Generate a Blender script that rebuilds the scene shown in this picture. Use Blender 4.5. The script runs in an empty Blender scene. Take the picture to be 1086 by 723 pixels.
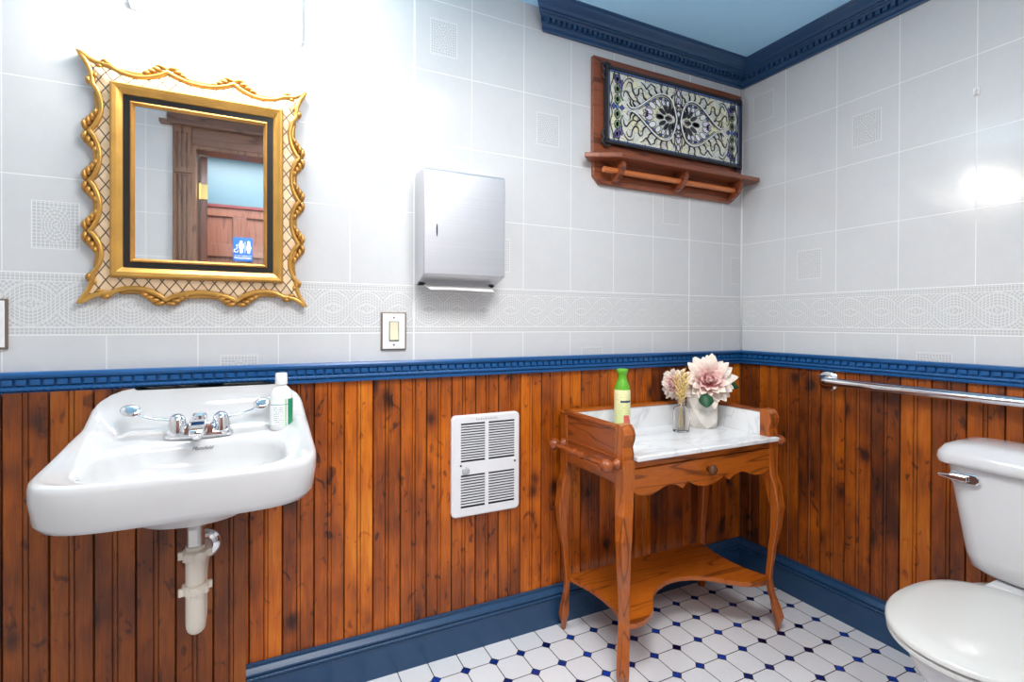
import bpy, bmesh, math, random
from mathutils import Vector, Matrix
random.seed(7)
PI = math.pi
S = bpy.context.scene
COL = S.collection
WLOC = {}

# ------------------------------------------------------------------ node helper
class V:
    """a float socket with arithmetic"""
    def __init__(s, nt, sock): s.nt = nt; s.k = sock
def _m(nt, op, *a, clamp=False):
    n = nt.nodes.new('ShaderNodeMath'); n.operation = op; n.use_clamp = clamp
    for i, q in enumerate(a):
        if isinstance(q, V): nt.links.new(q.k, n.inputs[i])
        else: n.inputs[i].default_value = float(q)
    return V(nt, n.outputs[0])
for nm, op in (('add', 'ADD'), ('sub', 'SUBTRACT'), ('mul', 'MULTIPLY'), ('truediv', 'DIVIDE')):
    setattr(V, '__%s__' % nm, (lambda op: lambda s, o: _m(s.nt, op, s, o))(op))
    setattr(V, '__r%s__' % nm, (lambda op: lambda s, o: _m(s.nt, op, o, s))(op))
def fl(a): return _m(a.nt, 'FLOOR', a)
def fr(a): return _m(a.nt, 'FRACT', a)
def ab(a): return _m(a.nt, 'ABSOLUTE', a)
def mx(a, b): return _m(a.nt, 'MAXIMUM', a, b)
def mn(a, b): return _m(a.nt, 'MINIMUM', a, b)
def lt(a, b): return _m(a.nt, 'LESS_THAN', a, b)
def gt(a, b): return _m(a.nt, 'GREATER_THAN', a, b)
def sq(a): return _m(a.nt, 'SQRT', a)
def at2(a, b): return _m(a.nt, 'ARCTAN2', a, b)
def sstep(a, e0, e1):
    n = a.nt.nodes.new('ShaderNodeMapRange'); n.interpolation_type = 'SMOOTHSTEP'
    a.nt.links.new(a.k, n.inputs[0]); n.inputs[1].default_value = e0; n.inputs[2].default_value = e1
    return V(a.nt, n.outputs[0])
def comb(nt, x, y, z):
    n = nt.nodes.new('ShaderNodeCombineXYZ')
    for i, q in enumerate((x, y, z)):
        if isinstance(q, V): nt.links.new(q.k, n.inputs[i])
        else: n.inputs[i].default_value = q
    return n.outputs[0]
def noise(nt, vec, scale=5, detail=3, rough=.5, dist=0.):
    n = nt.nodes.new('ShaderNodeTexNoise'); n.inputs['Scale'].default_value = scale
    n.inputs['Detail'].default_value = detail; n.inputs['Roughness'].default_value = rough
    n.inputs['Distortion'].default_value = dist
    if vec is not None: nt.links.new(vec, n.inputs['Vector'])
    return V(nt, n.outputs[0])
def wn(nt, a):
    n = nt.nodes.new('ShaderNodeTexWhiteNoise'); n.noise_dimensions = '1D'; nt.links.new(a.k, n.inputs['W'])
    return V(nt, n.outputs[0])
def voro(nt, vec, scale, feature='F1', rnd=1.):
    n = nt.nodes.new('ShaderNodeTexVoronoi'); n.feature = feature; n.inputs['Scale'].default_value = scale
    n.inputs['Randomness'].default_value = rnd
    nt.links.new(vec, n.inputs['Vector']); return n
def mix(nt, f, a, b):
    n = nt.nodes.new('ShaderNodeMix'); n.data_type = 'RGBA'
    if isinstance(f, V): nt.links.new(f.k, n.inputs[0])
    else: n.inputs[0].default_value = f
    for i, q in ((6, a), (7, b)):
        if isinstance(q, (tuple, list)): n.inputs[i].default_value = (*q[:3], 1)
        else: nt.links.new(q, n.inputs[i])
    return n.outputs[2]
def ramp(nt, f, stops):
    n = nt.nodes.new('ShaderNodeValToRGB'); nt.links.new(f.k, n.inputs[0]); e = n.color_ramp.elements
    while len(e) < len(stops): e.new(.5)
    for q, (p, c) in zip(e, stops): q.position = p; q.color = (*c, 1)
    return n.outputs[0]
def bump(nt, h, strength, dist=.01):
    n = nt.nodes.new('ShaderNodeBump'); n.inputs['Strength'].default_value = strength; n.inputs['Distance'].default_value = dist
    nt.links.new(h.k, n.inputs['Height']); return n.outputs[0]
def lin(r, g, b):
    f = lambda c: c / 12.92 if c <= .04045 else ((c + .055) / 1.055) ** 2.4
    return (f(r / 255), f(g / 255), f(b / 255))
def new_mat(name):
    m = bpy.data.materials.new(name); m.use_nodes = True; nt = m.node_tree
    return m, nt, nt.nodes['Principled BSDF']
def setp(b, **k):
    names = {'base': 'Base Color', 'rough': 'Roughness', 'metal': 'Metallic', 'trans': 'Transmission Weight', 'ior': 'IOR',
             'emit': 'Emission Color', 'es': 'Emission Strength', 'coat': 'Coat Weight', 'coatr': 'Coat Roughness', 'sheen': 'Sheen Weight',
             'sss': 'Subsurface Weight', 'spec': 'Specular IOR Level', 'alpha': 'Alpha'}
    for q, v in k.items():
        s = b.inputs[names[q]]
        if isinstance(v, V): b.id_data.links.new(v.k, s)
        elif isinstance(v, bpy.types.NodeSocket): b.id_data.links.new(v, s)
        elif isinstance(v, tuple): s.default_value = (*v, 1)
        else: s.default_value = v
def pos(nt, obj=False):
    n = nt.nodes.new('ShaderNodeTexCoord') if obj else nt.nodes.new('ShaderNodeNewGeometry')
    out = n.outputs['Object'] if obj else n.outputs['Position']
    s = nt.nodes.new('ShaderNodeSeparateXYZ'); nt.links.new(out, s.inputs[0])
    return out, V(nt, s.outputs[0]), V(nt, s.outputs[1]), V(nt, s.outputs[2])
def plain(name, base, rough=.5, metal=0., nz=.06, **k):
    """plain finish with a little procedural mottling"""
    m, nt, b = new_mat(name); p, x, y, z = pos(nt)
    f = noise(nt, p, 18, 3)
    c = mix(nt, f, tuple(q * (1 - nz) for q in base), tuple(min(1, q * (1 + nz)) for q in base))
    setp(b, base=c, rough=rough, metal=metal, **k); return m

# ------------------------------------------------------------------ materials
def tile_mat(name, axis, u0, insets, heavy=()):
    m, nt, b = new_mat(name); p, x, y, z = pos(nt)
    u = x if axis == 'x' else y
    W, H = .2147, .25
    du = ab(fr((u - u0) / W + .5) - .5) * W
    zr = ab(fr((z - 1.3084) / H + .5) - .5) * H
    inband = gt(z, 1.1463) * lt(z, 1.3084)
    above = gt(z, 1.300); below = lt(z, 1.155)
    bandedge = mn(ab(z - 1.1463), ab(z - 1.3084))
    gl_v = lt(du, .0013) * (1 - inband)
    gl_h = lt(zr, .0013) * above
    gl_b = lt(bandedge, .0016)
    grout = mx(mx(gl_v, gl_h), gl_b)
    for h in heavy: grout = mx(grout, lt(ab(u - h), .0032))
    # guilloche mosaic border
    v = z - 1.2273
    PR = .1073
    cu = (fr((u - u0) / PR) - .5) * PR
    v2 = v * 1.0
    r = sq(cu * cu + v2 * v2)
    ang = at2(v2, cu)
    RS = .0085
    ringl = lt(ab(fr(r / RS) - .5), .14)
    ri = fl(r / RS) + .5
    angl = lt(ab(fr(ang * ri * .92) - .5), .12)
    t_ = (u - u0) / PR
    cosw = _m(nt, 'COSINE', (t_ - .5) * PI) * .0350
    d1 = v - cosw; d2 = v + cosw
    in1 = lt(ab(d1), .0225); in2 = lt(ab(d2), .0225)
    par = gt(fr((t_ + .5) * .5), .5)
    use1 = in1 * (1 - in2 * par); use2 = in2 * (1 - use1)
    xl = lt(ab(fr((u - u0) / .0090) - .5), .13)
    l1 = mx(lt(ab(fr(d1 / .0090 + .5) - .5), .15), xl); l2 = mx(lt(ab(fr(d2 / .0090 + .5) - .5), .15), xl)
    e1 = lt(ab(ab(d1) - .0225), .0013); e2 = lt(ab(ab(d2) - .0225), .0013)
    core = mx(mx(use1 * l1, use2 * l2), mx((1 - mx(use1, use2)) * mx(ringl, angl), mx(e1 * (1 - use2), e2 * (1 - use1))))
    inner = lt(ab(v), .0590)
    sqr = mx(lt(ab(fr(u / .0088) - .5), .12), lt(ab(fr(z / .0086) - .5), .12))
    mosaic = inner * core + (1 - inner) * sqr
    edge = lt(ab(ab(v) - .0597), .0012)
    tone = inner * (ab(fr(r / (RS * 2)) - .5)) * .6
    line = mx(inband * mx(mosaic * .75, edge * .9), 0.)
    # relief insets
    mask = None; ring = None; ins = None
    for (cx, cz) in insets:
        a = ab(u - cx); c = ab(z - cz)
        inside = lt(a, .05) * lt(c, .0625)
        q = gt(mx(a + .0125, c), .0604) * inside
        e = sq((u - cx) * (u - cx) * 2.1 + (z - cz) * (z - cz))
        cell = mx(lt(ab(fr(e / .0095) - .5), .13), lt(ab(fr(at2(z - cz, u - cx) * (fl(e / .0095) + .5) * .95) - .5), .12))
        g2 = mx(lt(ab(fr((u - cx) / .0088) - .5), .12), lt(ab(fr((z - cz) / .0088) - .5), .12))
        oval = lt(e, .047)
        cc = (oval * cell + (1 - oval) * g2) * .75
        cc = mx(cc * (1 - q), q) * inside
        ins = cc if ins is None else mx(ins, cc)
        mask = inside if mask is None else mx(mask, inside)
    f1 = noise(nt, p, 7, 5, .6); f2 = noise(nt, p, 40, 3, .6)
    base = mix(nt, f1 * .6 + f2 * .4, lin(200, 201, 203), lin(216, 216, 216))
    base = mix(nt, mx(mask * .55, inband * .5), base, lin(178, 178, 179))
    light = mx(mx(line, ins), grout)
    col = mix(nt, light * .85, base, lin(236, 236, 234))
    h = f2 * .05 + 1 - grout * .8 - mx(line, ins) * .35 * -1
    setp(b, base=col, rough=mx(grout * .6, .09 + f1 * .06), spec=.5)
    b.id_data.links.new(bump(nt, h, .12, .002), b.inputs['Normal'])
    return m

def bead_mat(name, axis, u0, seed, keep_tone=1.):
    m, nt, b = new_mat(name); p, x, y, z = pos(nt)
    u = x if axis == 'x' else y
    BW = .0927
    t = (u - u0) / BW
    bid = fl(t); rnd = wn(nt, bid + seed); rnd2 = wn(nt, bid * 1.7 + seed + 31)
    half = fl(t * 2); rnd3 = wn(nt, half + seed + 9)
    fine = noise(nt, comb(nt, u * 1.0, rnd * 40, z * .035), 260, 4, .6)
    med = noise(nt, comb(nt, u * 1.0 + rnd * 9, rnd2 * 17, z * .12), 38, 4, .55, .6)
    big = noise(nt, comb(nt, u * .7, rnd * 23, z * .55), 6.5, 3, .55)
    vn = voro(nt, comb(nt, u * 1.0, rnd2 * 5 + seed, z * .62), 8.5)
    kd = V(nt, vn.outputs['Distance'])
    w2 = noise(nt, comb(nt, u, 3.3, z), 30, 2)
    knot = 1 - sstep(kd + w2 * .10, .10, .235)
    kring = (1 - sstep(kd + w2 * .16, .14, .42))
    tone = rnd * .22 + rnd3 * .10 + big * .62 + med * .34 + fine * .34 - .27
    tone = tone - kring * .16 - sstep(noise(nt, comb(nt, u * 1.0, rnd * 31, z * .55), 24, 2, .5, 1.6), .60, .74) * .20
    c = ramp(nt, tone, [(.16, lin(32, 14, 8)), (.34, lin(88, 38, 10)), (.50, lin(146, 68, 8)), (.66, lin(194, 98, 8)), (.88, lin(228, 138, 28))])
    c = mix(nt, knot * .85, c, lin(38, 14, 7))
    seam = mn(ab(fr(t) - 0.0), ab(1 - fr(t)))
    seamd = 1 - sstep(seam * BW, .0008, .0040)
    bead = 1 - sstep(ab(ab(fr(t) - .5) * BW - .0052), .0005, .0018)
    c = mix(nt, mx(seamd * .66, bead * .5), c, lin(40, 15, 7))
    if keep_tone != 1.: c = mix(nt, 1 - keep_tone, c, lin(38, 22, 14))  # lower values pull every board towards one dark brown
    setp(b, base=c, rough=.36 + fine * .12, spec=.4, coat=.15, coatr=.25)
    b.id_data.links.new(bump(nt, fine * .5 + med * .5, .12, .003), b.inputs['Normal'])
    return m

def wood_mat(name, dark, mid, light, axis='z', rough=.3, scale=1.):
    """turned and sawn timber with ring grain stretched along one axis"""
    m, nt, b = new_mat(name); p, x, y, z = pos(nt)
    k = {'x': (.10, 1, 1), 'y': (1, .10, 1), 'z': (1, 1, .10)}[axis]
    v = comb(nt, x * k[0], y * k[1], z * k[2])
    w = noise(nt, v, 9 * scale, 2, .5, .2)
    rings = fr(w * 9.0); rings = ab(rings - .5) * 2
    v2 = comb(nt, x * k[0] * .4, y * k[1] * .4, z * k[2] * .4)
    fine = noise(nt, v2, 520 * scale, 3, .7)
    big = noise(nt, v, 4 * scale, 2)
    line = 1 - sstep(rings, .0, .28)
    c = mix(nt, sstep(big * .5 + fine * .5, .32, .68), mid, light)
    c = mix(nt, line * .7, c, dark)
    setp(b, base=c, rough=rough + .0, coat=.35, coatr=.18, spec=.4)
    b.id_data.links.new(bump(nt, fine, .06, .002), b.inputs['Normal'])
    return m

def marble_mat(name):
    m, nt, b = new_mat(name); p, x, y, z = pos(nt)
    n1 = noise(nt, comb(nt, x * 1., y * 2.2, z * 1.2), 3.2, 5, .55, .7)
    vein = 1 - sstep(ab(n1 - .5), .0, .035)
    n2 = noise(nt, p, 3, 4)
    c = mix(nt, n2, lin(226, 228, 230), lin(244, 244, 244))
    c = mix(nt, vein * .30, c, lin(160, 166, 172))
    setp(b, base=c, rough=.16); return m

def floor_mat(name):
    m, nt, b = new_mat(name); p, x, y, z = pos(nt)
    T = .1064
    a = (x + .9455) / T; c_ = (y + .106) / .1050
    fx = ab(fr(a + .5) - .5) * T; fy = ab(fr(c_ + .5) - .5) * .105
    dsum = fx + fy
    dot = lt(dsum, .0165); dring = lt(dsum, .0205)
    g = mx(lt(mn(fx, fy), .0016), dring)
    cell = wn(nt, fl(a + .5) * 13.1 + fl(c_ + .5) * 7.7)
    tcell = wn(nt, fl(a) * 3.1 + fl(c_) * 17.7)
    n1 = noise(nt, p, 60, 3)
    white = mix(nt, tcell * .5 + n1 * .3, lin(214, 215, 220), lin(236, 236, 238))
    blue = mix(nt, cell, lin(12, 14, 60), lin(34, 78, 190))
    bn = noise(nt, p, 260, 2)
    blue = mix(nt, sstep(bn, .45, .62), blue, lin(8, 12, 44))
    col = mix(nt, g, white, lin(22, 20, 22)); col = mix(nt, dot, col, blue)
    setp(b, base=col, rough=mx(g * (1 - dot) * .8, .13), spec=.5)
    b.id_data.links.new(bump(nt, 1 - g * (1 - dot), .25, .002), b.inputs['Normal'])
    return m

BI = [(-2.5975, 1.4334), (-1.7387, 1.6834), (-1.524, 2.1834), (-1.0946, 1.9334), (-.4504, 1.6834), (-.0212, 1.4334), (-1.3093, 1.4334), (-2.168, 1.0213), (-.8799, 1.0213)]
RI = [(-.1099, 2.1834), (-.5393, 1.9334), (-.3246, 1.4334), (-.754, 1.0213), (-1.1834, 1.6834)]
M = {}
M['tile_back'] = tile_mat('glazed_tile_back', 'x', -.1285, BI, (-1.6314, -.3432))
M['tile_right'] = tile_mat('glazed_tile_right', 'y', -.2172, RI)
M['tile_plain'] = tile_mat('glazed_tile_far', 'x', -.1285, [(-3.0269, 1.6834)])
M['bead_back'] = bead_mat('stained_beadboard_back', 'x', -2.142, 3.)
M['bead_pipe'] = bead_mat('darker_beadboard_behind_basin', 'x', -2.142, 11., .50)  # boards behind the basin mixed well towards dark brown
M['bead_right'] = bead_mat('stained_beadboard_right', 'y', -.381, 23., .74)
M['floor'] = floor_mat('octagon_and_dot_tile')
M['oak_z'] = wood_mat('reddish_oak_upright', lin(80, 34, 12), lin(154, 74, 20), lin(186, 100, 32), 'z')
M['oak_x'] = wood_mat('reddish_oak_lengthwise', lin(80, 34, 12), lin(160, 78, 16), lin(192, 104, 28), 'x')
M['oak_y'] = wood_mat('reddish_oak_crosswise', lin(80, 34, 14), lin(142, 68, 26), lin(170, 90, 40), 'y')
M['mahog'] = wood_mat('red_brown_shelf_timber', lin(64, 26, 16), lin(120, 60, 36), lin(146, 80, 48), 'x', .35)
M['mahog_l'] = wood_mat('orange_rod_timber', lin(120, 56, 20), lin(190, 104, 50), lin(206, 122, 66), 'x', .35)
M['marble'] = marble_mat('grey_veined_white_marble')
M['blue'] = plain('trim_blue_paint_lit', lin(20, 84, 142), .3, nz=.08)  # single trim paint; chair rail copy, brighter light put into the colour
M['blue_low'] = plain('trim_blue_paint_shaded', lin(34, 70, 106), .28, nz=.08)  # same trim paint for the baseboard, dimmer light put into the colour
M['blue_crown'] = plain('trim_blue_paint_shaded_crown', lin(38, 72, 110), .3, nz=.08)  # crown copy of that trim paint, shade mixed into the colour
M['ceil'] = plain('pale_blue_ceiling_paint', lin(172, 222, 255), .7, nz=.03)
M['china'] = plain('white_vitreous_china', lin(213, 213, 215), .07, nz=.01, coat=.3, coatr=.03)
M['basin_china'] = plain('white_basin_china', lin(202, 202, 203), .08, nz=.01, coat=.25, coatr=.04)
M['plastic'] = plain('white_plastic', lin(236, 236, 236), .3, nz=.02)
M['seat'] = plain('warm_white_seat_plastic', lin(210, 210, 207), .2, nz=.01)
M['pvc'] = plain('off_white_pipe_plastic', lin(222, 214, 200), .4, nz=.04)
M['chrome'] = plain('chrome', (.82, .82, .84), .06, 1., nz=.02)
M['steel'] = plain('brushed_pipe_steel', (.5, .49, .48), .28, 1., nz=.1)
M['black'] = plain('black_paint', (.012, .011, .01), .4)
M['lead'] = plain('dark_lead_came', lin(52, 50, 54), .45, .3)
M['white_came'] = plain('white_came', lin(252, 252, 252), .3)
M['heater'] = plain('white_enamel', lin(232, 232, 234), .3, nz=.01)
M['dark'] = plain('dark_recess', (.02, .02, .02), .8)
M['gold'] = plain('gilt', lin(200, 152, 76), .34, .6, nz=.3)
M['gold2'] = plain('antique_gilt', lin(182, 132, 64), .38, .6, nz=.35)
M['mirror'] = plain('silvered_glass', (.86, .87, .88), .015, 1., nz=0.)
M['ivory'] = plain('ivory_rocker_plastic', lin(226, 216, 184), .35)
M['tan_edge'] = plain('bronze_plate_edge', lin(132, 118, 106), .4, .6)
M['green'] = plain('green_bottle_plastic', lin(96, 170, 40), .25)
M['leafm'] = plain('deep_green_leaf', lin(30, 84, 54), .5, nz=.2)
M['wheat'] = plain('dried_straw', lin(226, 196, 128), .8, nz=.2)
M['vase'] = plain('off_white_ceramic', lin(222, 216, 208), .4, nz=.04)
M['paper'] = plain('white_paper_towel', lin(238, 236, 232), .9)
M['walnut'] = wood_mat('brown_door_casing_timber', lin(62, 40, 30), lin(112, 80, 62), lin(140, 104, 82), 'z', .4)
M['walnut_x'] = wood_mat('brown_header_timber', lin(62, 40, 30), lin(104, 74, 60), lin(130, 96, 80), 'x', .4)
M['redwood'] = wood_mat('red_brown_panel_timber', lin(66, 38, 30), lin(104, 64, 50), lin(118, 74, 58), 'z', .4)
M['brass'] = plain('brass', lin(214, 188, 120), .3, .8)
M['hall_blue'] = plain('hallway_blue_paint', lin(66, 98, 112), .4)
M['sign_blue'] = plain('sign_blue', lin(20, 92, 172), .4)
M['sign_white'] = plain('sign_white', lin(240, 240, 240), .5)
def glass_mat(name, col=(1, 1, 1), rough=.02):
    m, nt, b = new_mat(name); setp(b, base=col, rough=rough, trans=1., ior=1.45); return m
M['glass'] = glass_mat('clear_glass')
def brushed_mat():
    m, nt, b = new_mat('brushed_stainless'); p, x, y, z = pos(nt)
    n = noise(nt, comb(nt, x * .6, y * .6, z * 90), 6, 3)
    n2 = noise(nt, p, 5, 2)
    setp(b, base=mix(nt, n, lin(202, 203, 208), lin(222, 222, 226)), rough=.34 + n * .06 + n2 * .05, metal=1.)
    nb = noise(nt, comb(nt, x * .6, y * .6, z * 300), 6, 2)
    nt.links.new(bump(nt, nb, .04, .001), b.inputs['Normal'])
    return m
M['stainless'] = brushed_mat()
def lattice_mat():
    m, nt, b = new_mat('cream_gilt_with_incised_lattice'); p, x, y, z = pos(nt)
    w = noise(nt, p, 30, 2) * .004
    a = (x * .80 + z * .60) + w; c = (x * .80 - z * .60) - w
    n = noise(nt, p, 45, 3)
    q = mn(ab(fr(a / .0255) - .5), ab(fr(c / .0255) - .5))
    ln = 1 - sstep(q, .04, .075)
    base = mix(nt, n, lin(222, 186, 144), lin(240, 212, 174))
    setp(b, base=mix(nt, ln * .92, base, lin(60, 34, 18)), rough=.5)
    nt.links.new(bump(nt, 1 - ln, .4, .002), b.inputs['Normal'])
    return m
M['lattice'] = lattice_mat()
def shade_mat():
    m, nt, b = new_mat('frosted_lamp_glass'); p, x, y, z = pos(nt)
    n = noise(nt, p, 30, 2)
    setp(b, base=mix(nt, n, (.9, .88, .82), (.95, .93, .88)), rough=.4, emit=(1., .9, .72), es=1.6); return m
M['shade'] = shade_mat()
def emis(name, col, s):
    m, nt, b = new_mat(name); setp(b, base=(.8, .8, .8), emit=col, es=s); return m
M['bulb'] = emis('lit_bulb', (1., .94, .86), 46.)
M['panel_lit'] = emis('lit_ceiling_panel', (1., .97, .92), 6.)
def petal_mat():
    m, nt, b = new_mat('pink_cream_petal')
    at = nt.nodes.new('ShaderNodeAttribute'); at.attribute_name = 'petal_t'
    p, x, y, z = pos(nt); n = noise(nt, p, 90, 3)
    f = V(nt, at.outputs['Fac']) + n * .35 - .17
    c = ramp(nt, f, [(.05, lin(208, 84, 104)), (.26, lin(232, 140, 148)), (.48, lin(246, 204, 198)), (.75, lin(252, 238, 224))])
    setp(b, base=c, rough=.6, sss=.0); return m
M['petal'] = petal_mat()

# ------------------------------------------------------------------ mesh helpers
def bm_(): return bmesh.new()
def wloc(o): return WLOC.get(o.name, Vector((0, 0, 0))) if o else Vector((0, 0, 0))
def obj(name, bm, mats, parent=None, smooth=False, kind=None, label=None, cat=None, group=None, origin=None, bev=0., auto=None):
    bmesh.ops.remove_doubles(bm, verts=bm.verts, dist=1e-6)
    bmesh.ops.recalc_face_normals(bm, faces=bm.faces)
    org = Vector(origin) if origin is not None else wloc(parent)
    bmesh.ops.translate(bm, vec=-org, verts=bm.verts)
    me = bpy.data.meshes.new(name); bm.to_mesh(me); bm.free()
    if not isinstance(mats, (list, tuple)): mats = [mats]
    for q in mats: me.materials.append(q)
    if smooth:
        for f in me.polygons: f.use_smooth = True
        if auto is not None: me.set_sharp_from_angle(angle=math.radians(auto))
    o = bpy.data.objects.new(name, me); COL.objects.link(o)
    if parent is not None:
        o.parent = parent; o.location = org - wloc(parent)
    else: o.location = org
    WLOC[o.name] = org
    if bev:
        d = o.modifiers.new('bevel', 'BEVEL'); d.width = bev; d.segments = 2; d.limit_method = 'ANGLE'; d.angle_limit = math.radians(40)
    if kind: o['kind'] = kind
    if label: o['label'] = label
    if cat: o['category'] = cat
    if group: o['group'] = group
    return o
def thing(name, loc, label, cat, group=None, kind=None):
    o = bpy.data.objects.new(name, None); COL.objects.link(o); o.location = loc; WLOC[o.name] = Vector(loc)
    o.empty_display_size = .05
    if label: o['label'] = label
    if cat: o['category'] = cat
    if group: o['group'] = group
    if kind: o['kind'] = kind
    return o
def box(bm, x0, x1, y0, y1, z0, z1, mi=0):
    vs = [bm.verts.new((x, y, z)) for z in (z0, z1) for y in (y0, y1) for x in (x0, x1)]
    for q in ((0, 1, 3, 2), (4, 6, 7, 5), (0, 4, 5, 1), (2, 3, 7, 6), (0, 2, 6, 4), (1, 5, 7, 3)):
        f = bm.faces.new([vs[i] for i in q]); f.material_index = mi
    return vs
def loft(bm, rings, close=True, cap0=True, cap1=True, mi=0):
    R = [[bm.verts.new(p) for p in r] for r in rings]; n = len(R[0])
    for a, b in zip(R, R[1:]):
        for i in range(n if close else n - 1):
            j = (i + 1) % n
            try: bm.faces.new((a[i], a[j], b[j], b[i])).material_index = mi
            except ValueError: pass
    if cap0:
        try: bm.faces.new(R[0][::-1]).material_index = mi
        except ValueError: pass
    if cap1:
        try: bm.faces.new(R[-1]).material_index = mi
        except ValueError: pass
    return R
def frame_for(t):
    t = t.normalized(); up = Vector((0, 0, 1)) if abs(t.z) < .95 else Vector((1, 0, 0))
    a = t.cross(up).normalized(); return a, t.cross(a).normalized()
def tube(bm, pts, rad, seg=12, closed=False, caps=True, mi=0, flat=1.):
    pts = [Vector(p) for p in pts]; n = len(pts)
    if not hasattr(rad, '__len__'): rad = [rad] * n
    rings = []; pa = None
    for i, p in enumerate(pts):
        if closed: t = pts[(i + 1) % n] - pts[i - 1]
        else: t = pts[min(i + 1, n - 1)] - pts[max(i - 1, 0)]
        t.normalize()
        if pa is None: a, b = frame_for(t)
        else:
            a = (pa - t * pa.dot(t))
            if a.length < 1e-5: a, _ = frame_for(t)
            a.normalize(); b = t.cross(a).normalized()
        pa = a
        rings.append([p + (a * math.cos(2 * PI * k / seg) + b * math.sin(2 * PI * k / seg) * flat) * rad[i] for k in range(seg)])
    if closed: rings.append(rings[0])
    loft(bm, rings, True, caps and not closed, caps and not closed, mi)
def lathe(bm, prof, c, axis=(0, 0, 1), seg=32, cap0=True, cap1=True, mi=0):
    ax = Vector(axis).normalized(); a, b = frame_for(ax); c = Vector(c)
    rings = [[c + ax * h + (a * math.cos(2 * PI * k / seg) + b * math.sin(2 * PI * k / seg)) * max(r, 1e-5) for k in range(seg)] for r, h in prof]
    loft(bm, rings, True, cap0, cap1, mi)
def prism(bm, pts, d0, d1, plane='xz', mi=0):
    def mk(p, d):
        if plane == 'xz': return (p[0], d, p[1])
        if plane == 'xy': return (p[0], p[1], d)
        return (d, p[0], p[1])
    loft(bm, [[mk(p, d0) for p in pts], [mk(p, d1) for p in pts]], mi=mi)
def catmull(P, n=6, closed=False):
    P = [Vector(p) for p in P]; out = []; N = len(P)
    rng = range(N) if closed else range(N - 1)
    for i in rng:
        if closed: a, b, c, d = P[i - 1], P[i], P[(i + 1) % N], P[(i + 2) % N]
        else: a, b, c, d = P[max(i - 1, 0)], P[i], P[i + 1], P[min(i + 2, N - 1)]
        for k in range(n):
            t = k / n
            out.append(.5 * ((2 * b) + (c - a) * t + (2 * a - 5 * b + 4 * c - d) * t * t + (3 * b - a - 3 * c + d) * t ** 3))
    if not closed: out.append(P[-1])
    return out
def interp(tab, z):
    tab = sorted(tab)
    if z <= tab[0][0]: return tab[0][1]
    for (a, u), (b, v) in zip(tab, tab[1:]):
        if z <= b:
            t = (z - a) / (b - a); t = t * t * (3 - 2 * t); return u + (v - u) * t
    return tab[-1][1]
def rope(bm, p0, p1, r, pitch, seg=8, strands=2, steps=7):
    """two-strand twisted cord"""
    p0 = Vector(p0); p1 = Vector(p1); d = p1 - p0; L = d.length; n = max(4, int(L / pitch * steps))
    a, b = frame_for(d)
    rings = []
    for i in range(n + 1):
        s = L * i / n; ph = 2 * PI * s / (pitch * strands)
        rings.append([p0 + d * (i / n) + (a * math.cos(2 * PI * k / seg) + b * math.sin(2 * PI * k / seg)) * r * (.72 + .38 * abs(math.cos((2 * PI * k / seg - ph) * strands / 2))) for k in range(seg)])
    loft(bm, rings)

# ------------------------------------------------------------------ room shell
XL, YF, ZC = -3.15, -1.80, 2.40
RT, RB, BT = 1.0528, .991, .1537
def quad(name, pts, m, **k):
    bm = bm_(); vs = [bm.verts.new(p) for p in pts]; bm.faces.new(vs)
    return obj(name, bm, m, kind='structure', **k)
bm = bm_(); box(bm, XL - .1, .1, -3.0, .1, -.1, 0); obj('floor', bm, M['floor'], kind='structure')
bm = bm_(); box(bm, XL - .1, .1, YF - .12, .1, ZC, ZC + .1); obj('ceiling', bm, M['ceil'], kind='structure')
bm = bm_(); box(bm, XL - .1, .1, 0, .1, RB, ZC); obj('wall_back', bm, M['tile_back'], kind='structure')
bm = bm_(); box(bm, 0, .1, YF - .12, 0, RB, ZC); obj('wall_right', bm, M['tile_right'], kind='structure')
bm = bm_(); box(bm, XL - .1, XL, -3.0, 0, 0, ZC); obj('wall_left', bm, M['tile_right'], kind='structure')
# front wall with a doorway (seen in the mirror)
DX0, DX1, DZ = -2.462, -1.60, 2.225
bm = bm_()
box(bm, XL, DX0, YF - .10, YF, 0, ZC); box(bm, DX1, .1, YF - .10, YF, 0, ZC); box(bm, DX0, DX1, YF - .10, YF, DZ, ZC)
obj('wall_front', bm, M['tile_plain'], kind='structure')

# beadboard wainscot: real V joints and beads
def wains(name, axis, a0, a1, u0, off, z0, z1, m, thick=.0):
    BW = .0927; prof = []
    k0 = math.floor((a0 - u0) / BW)
    k = k0
    while u0 + k * BW < a1:
        s = u0 + k * BW
        for du, dep in ((0, .0045), (.003, 0), (.0390, 0), (.0402, .0022), (.0414, 0), (.0432, -.0012), (.0460, -.0020), (.0490, -.0012), (.0508, 0), (.0520, .0022), (.0532, 0), (.0897, 0)):
            prof.append((s + du, dep))
        k += 1
    prof = [(u, d) for u, d in prof if a0 <= u <= a1]
    prof = [(a0, 0)] + prof + [(a1, 0)]
    bm = bm_()
    def P(u, d, z): return (u, -off + d, z) if axis == 'x' else (-off + d, u, z)
    back = off - .0
    for (u, d), (u2, d2) in zip(prof, prof[1:]):
        vs = [bm.verts.new(P(*q)) for q in ((u, d, z0), (u2, d2, z0), (u2, d2, z1), (u, d, z1))]
        bm.faces.new(vs)
    for u, in ((a0,), (a1,)):
        vs = [bm.verts.new(P(*q)) for q in ((u, 0, z0), (u, off, z0), (u, off, z1), (u, 0, z1))]; bm.faces.new(vs)
    return obj(name, bm, m, kind='structure')
wains('trim_1', 'x', -2.150, 0, -2.142, .006, 0, RB + .01, M['bead_back'])
wains('trim_2', 'x', XL, -2.150, -2.142, .024, 0, RB + .01, M['bead_pipe'])
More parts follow.
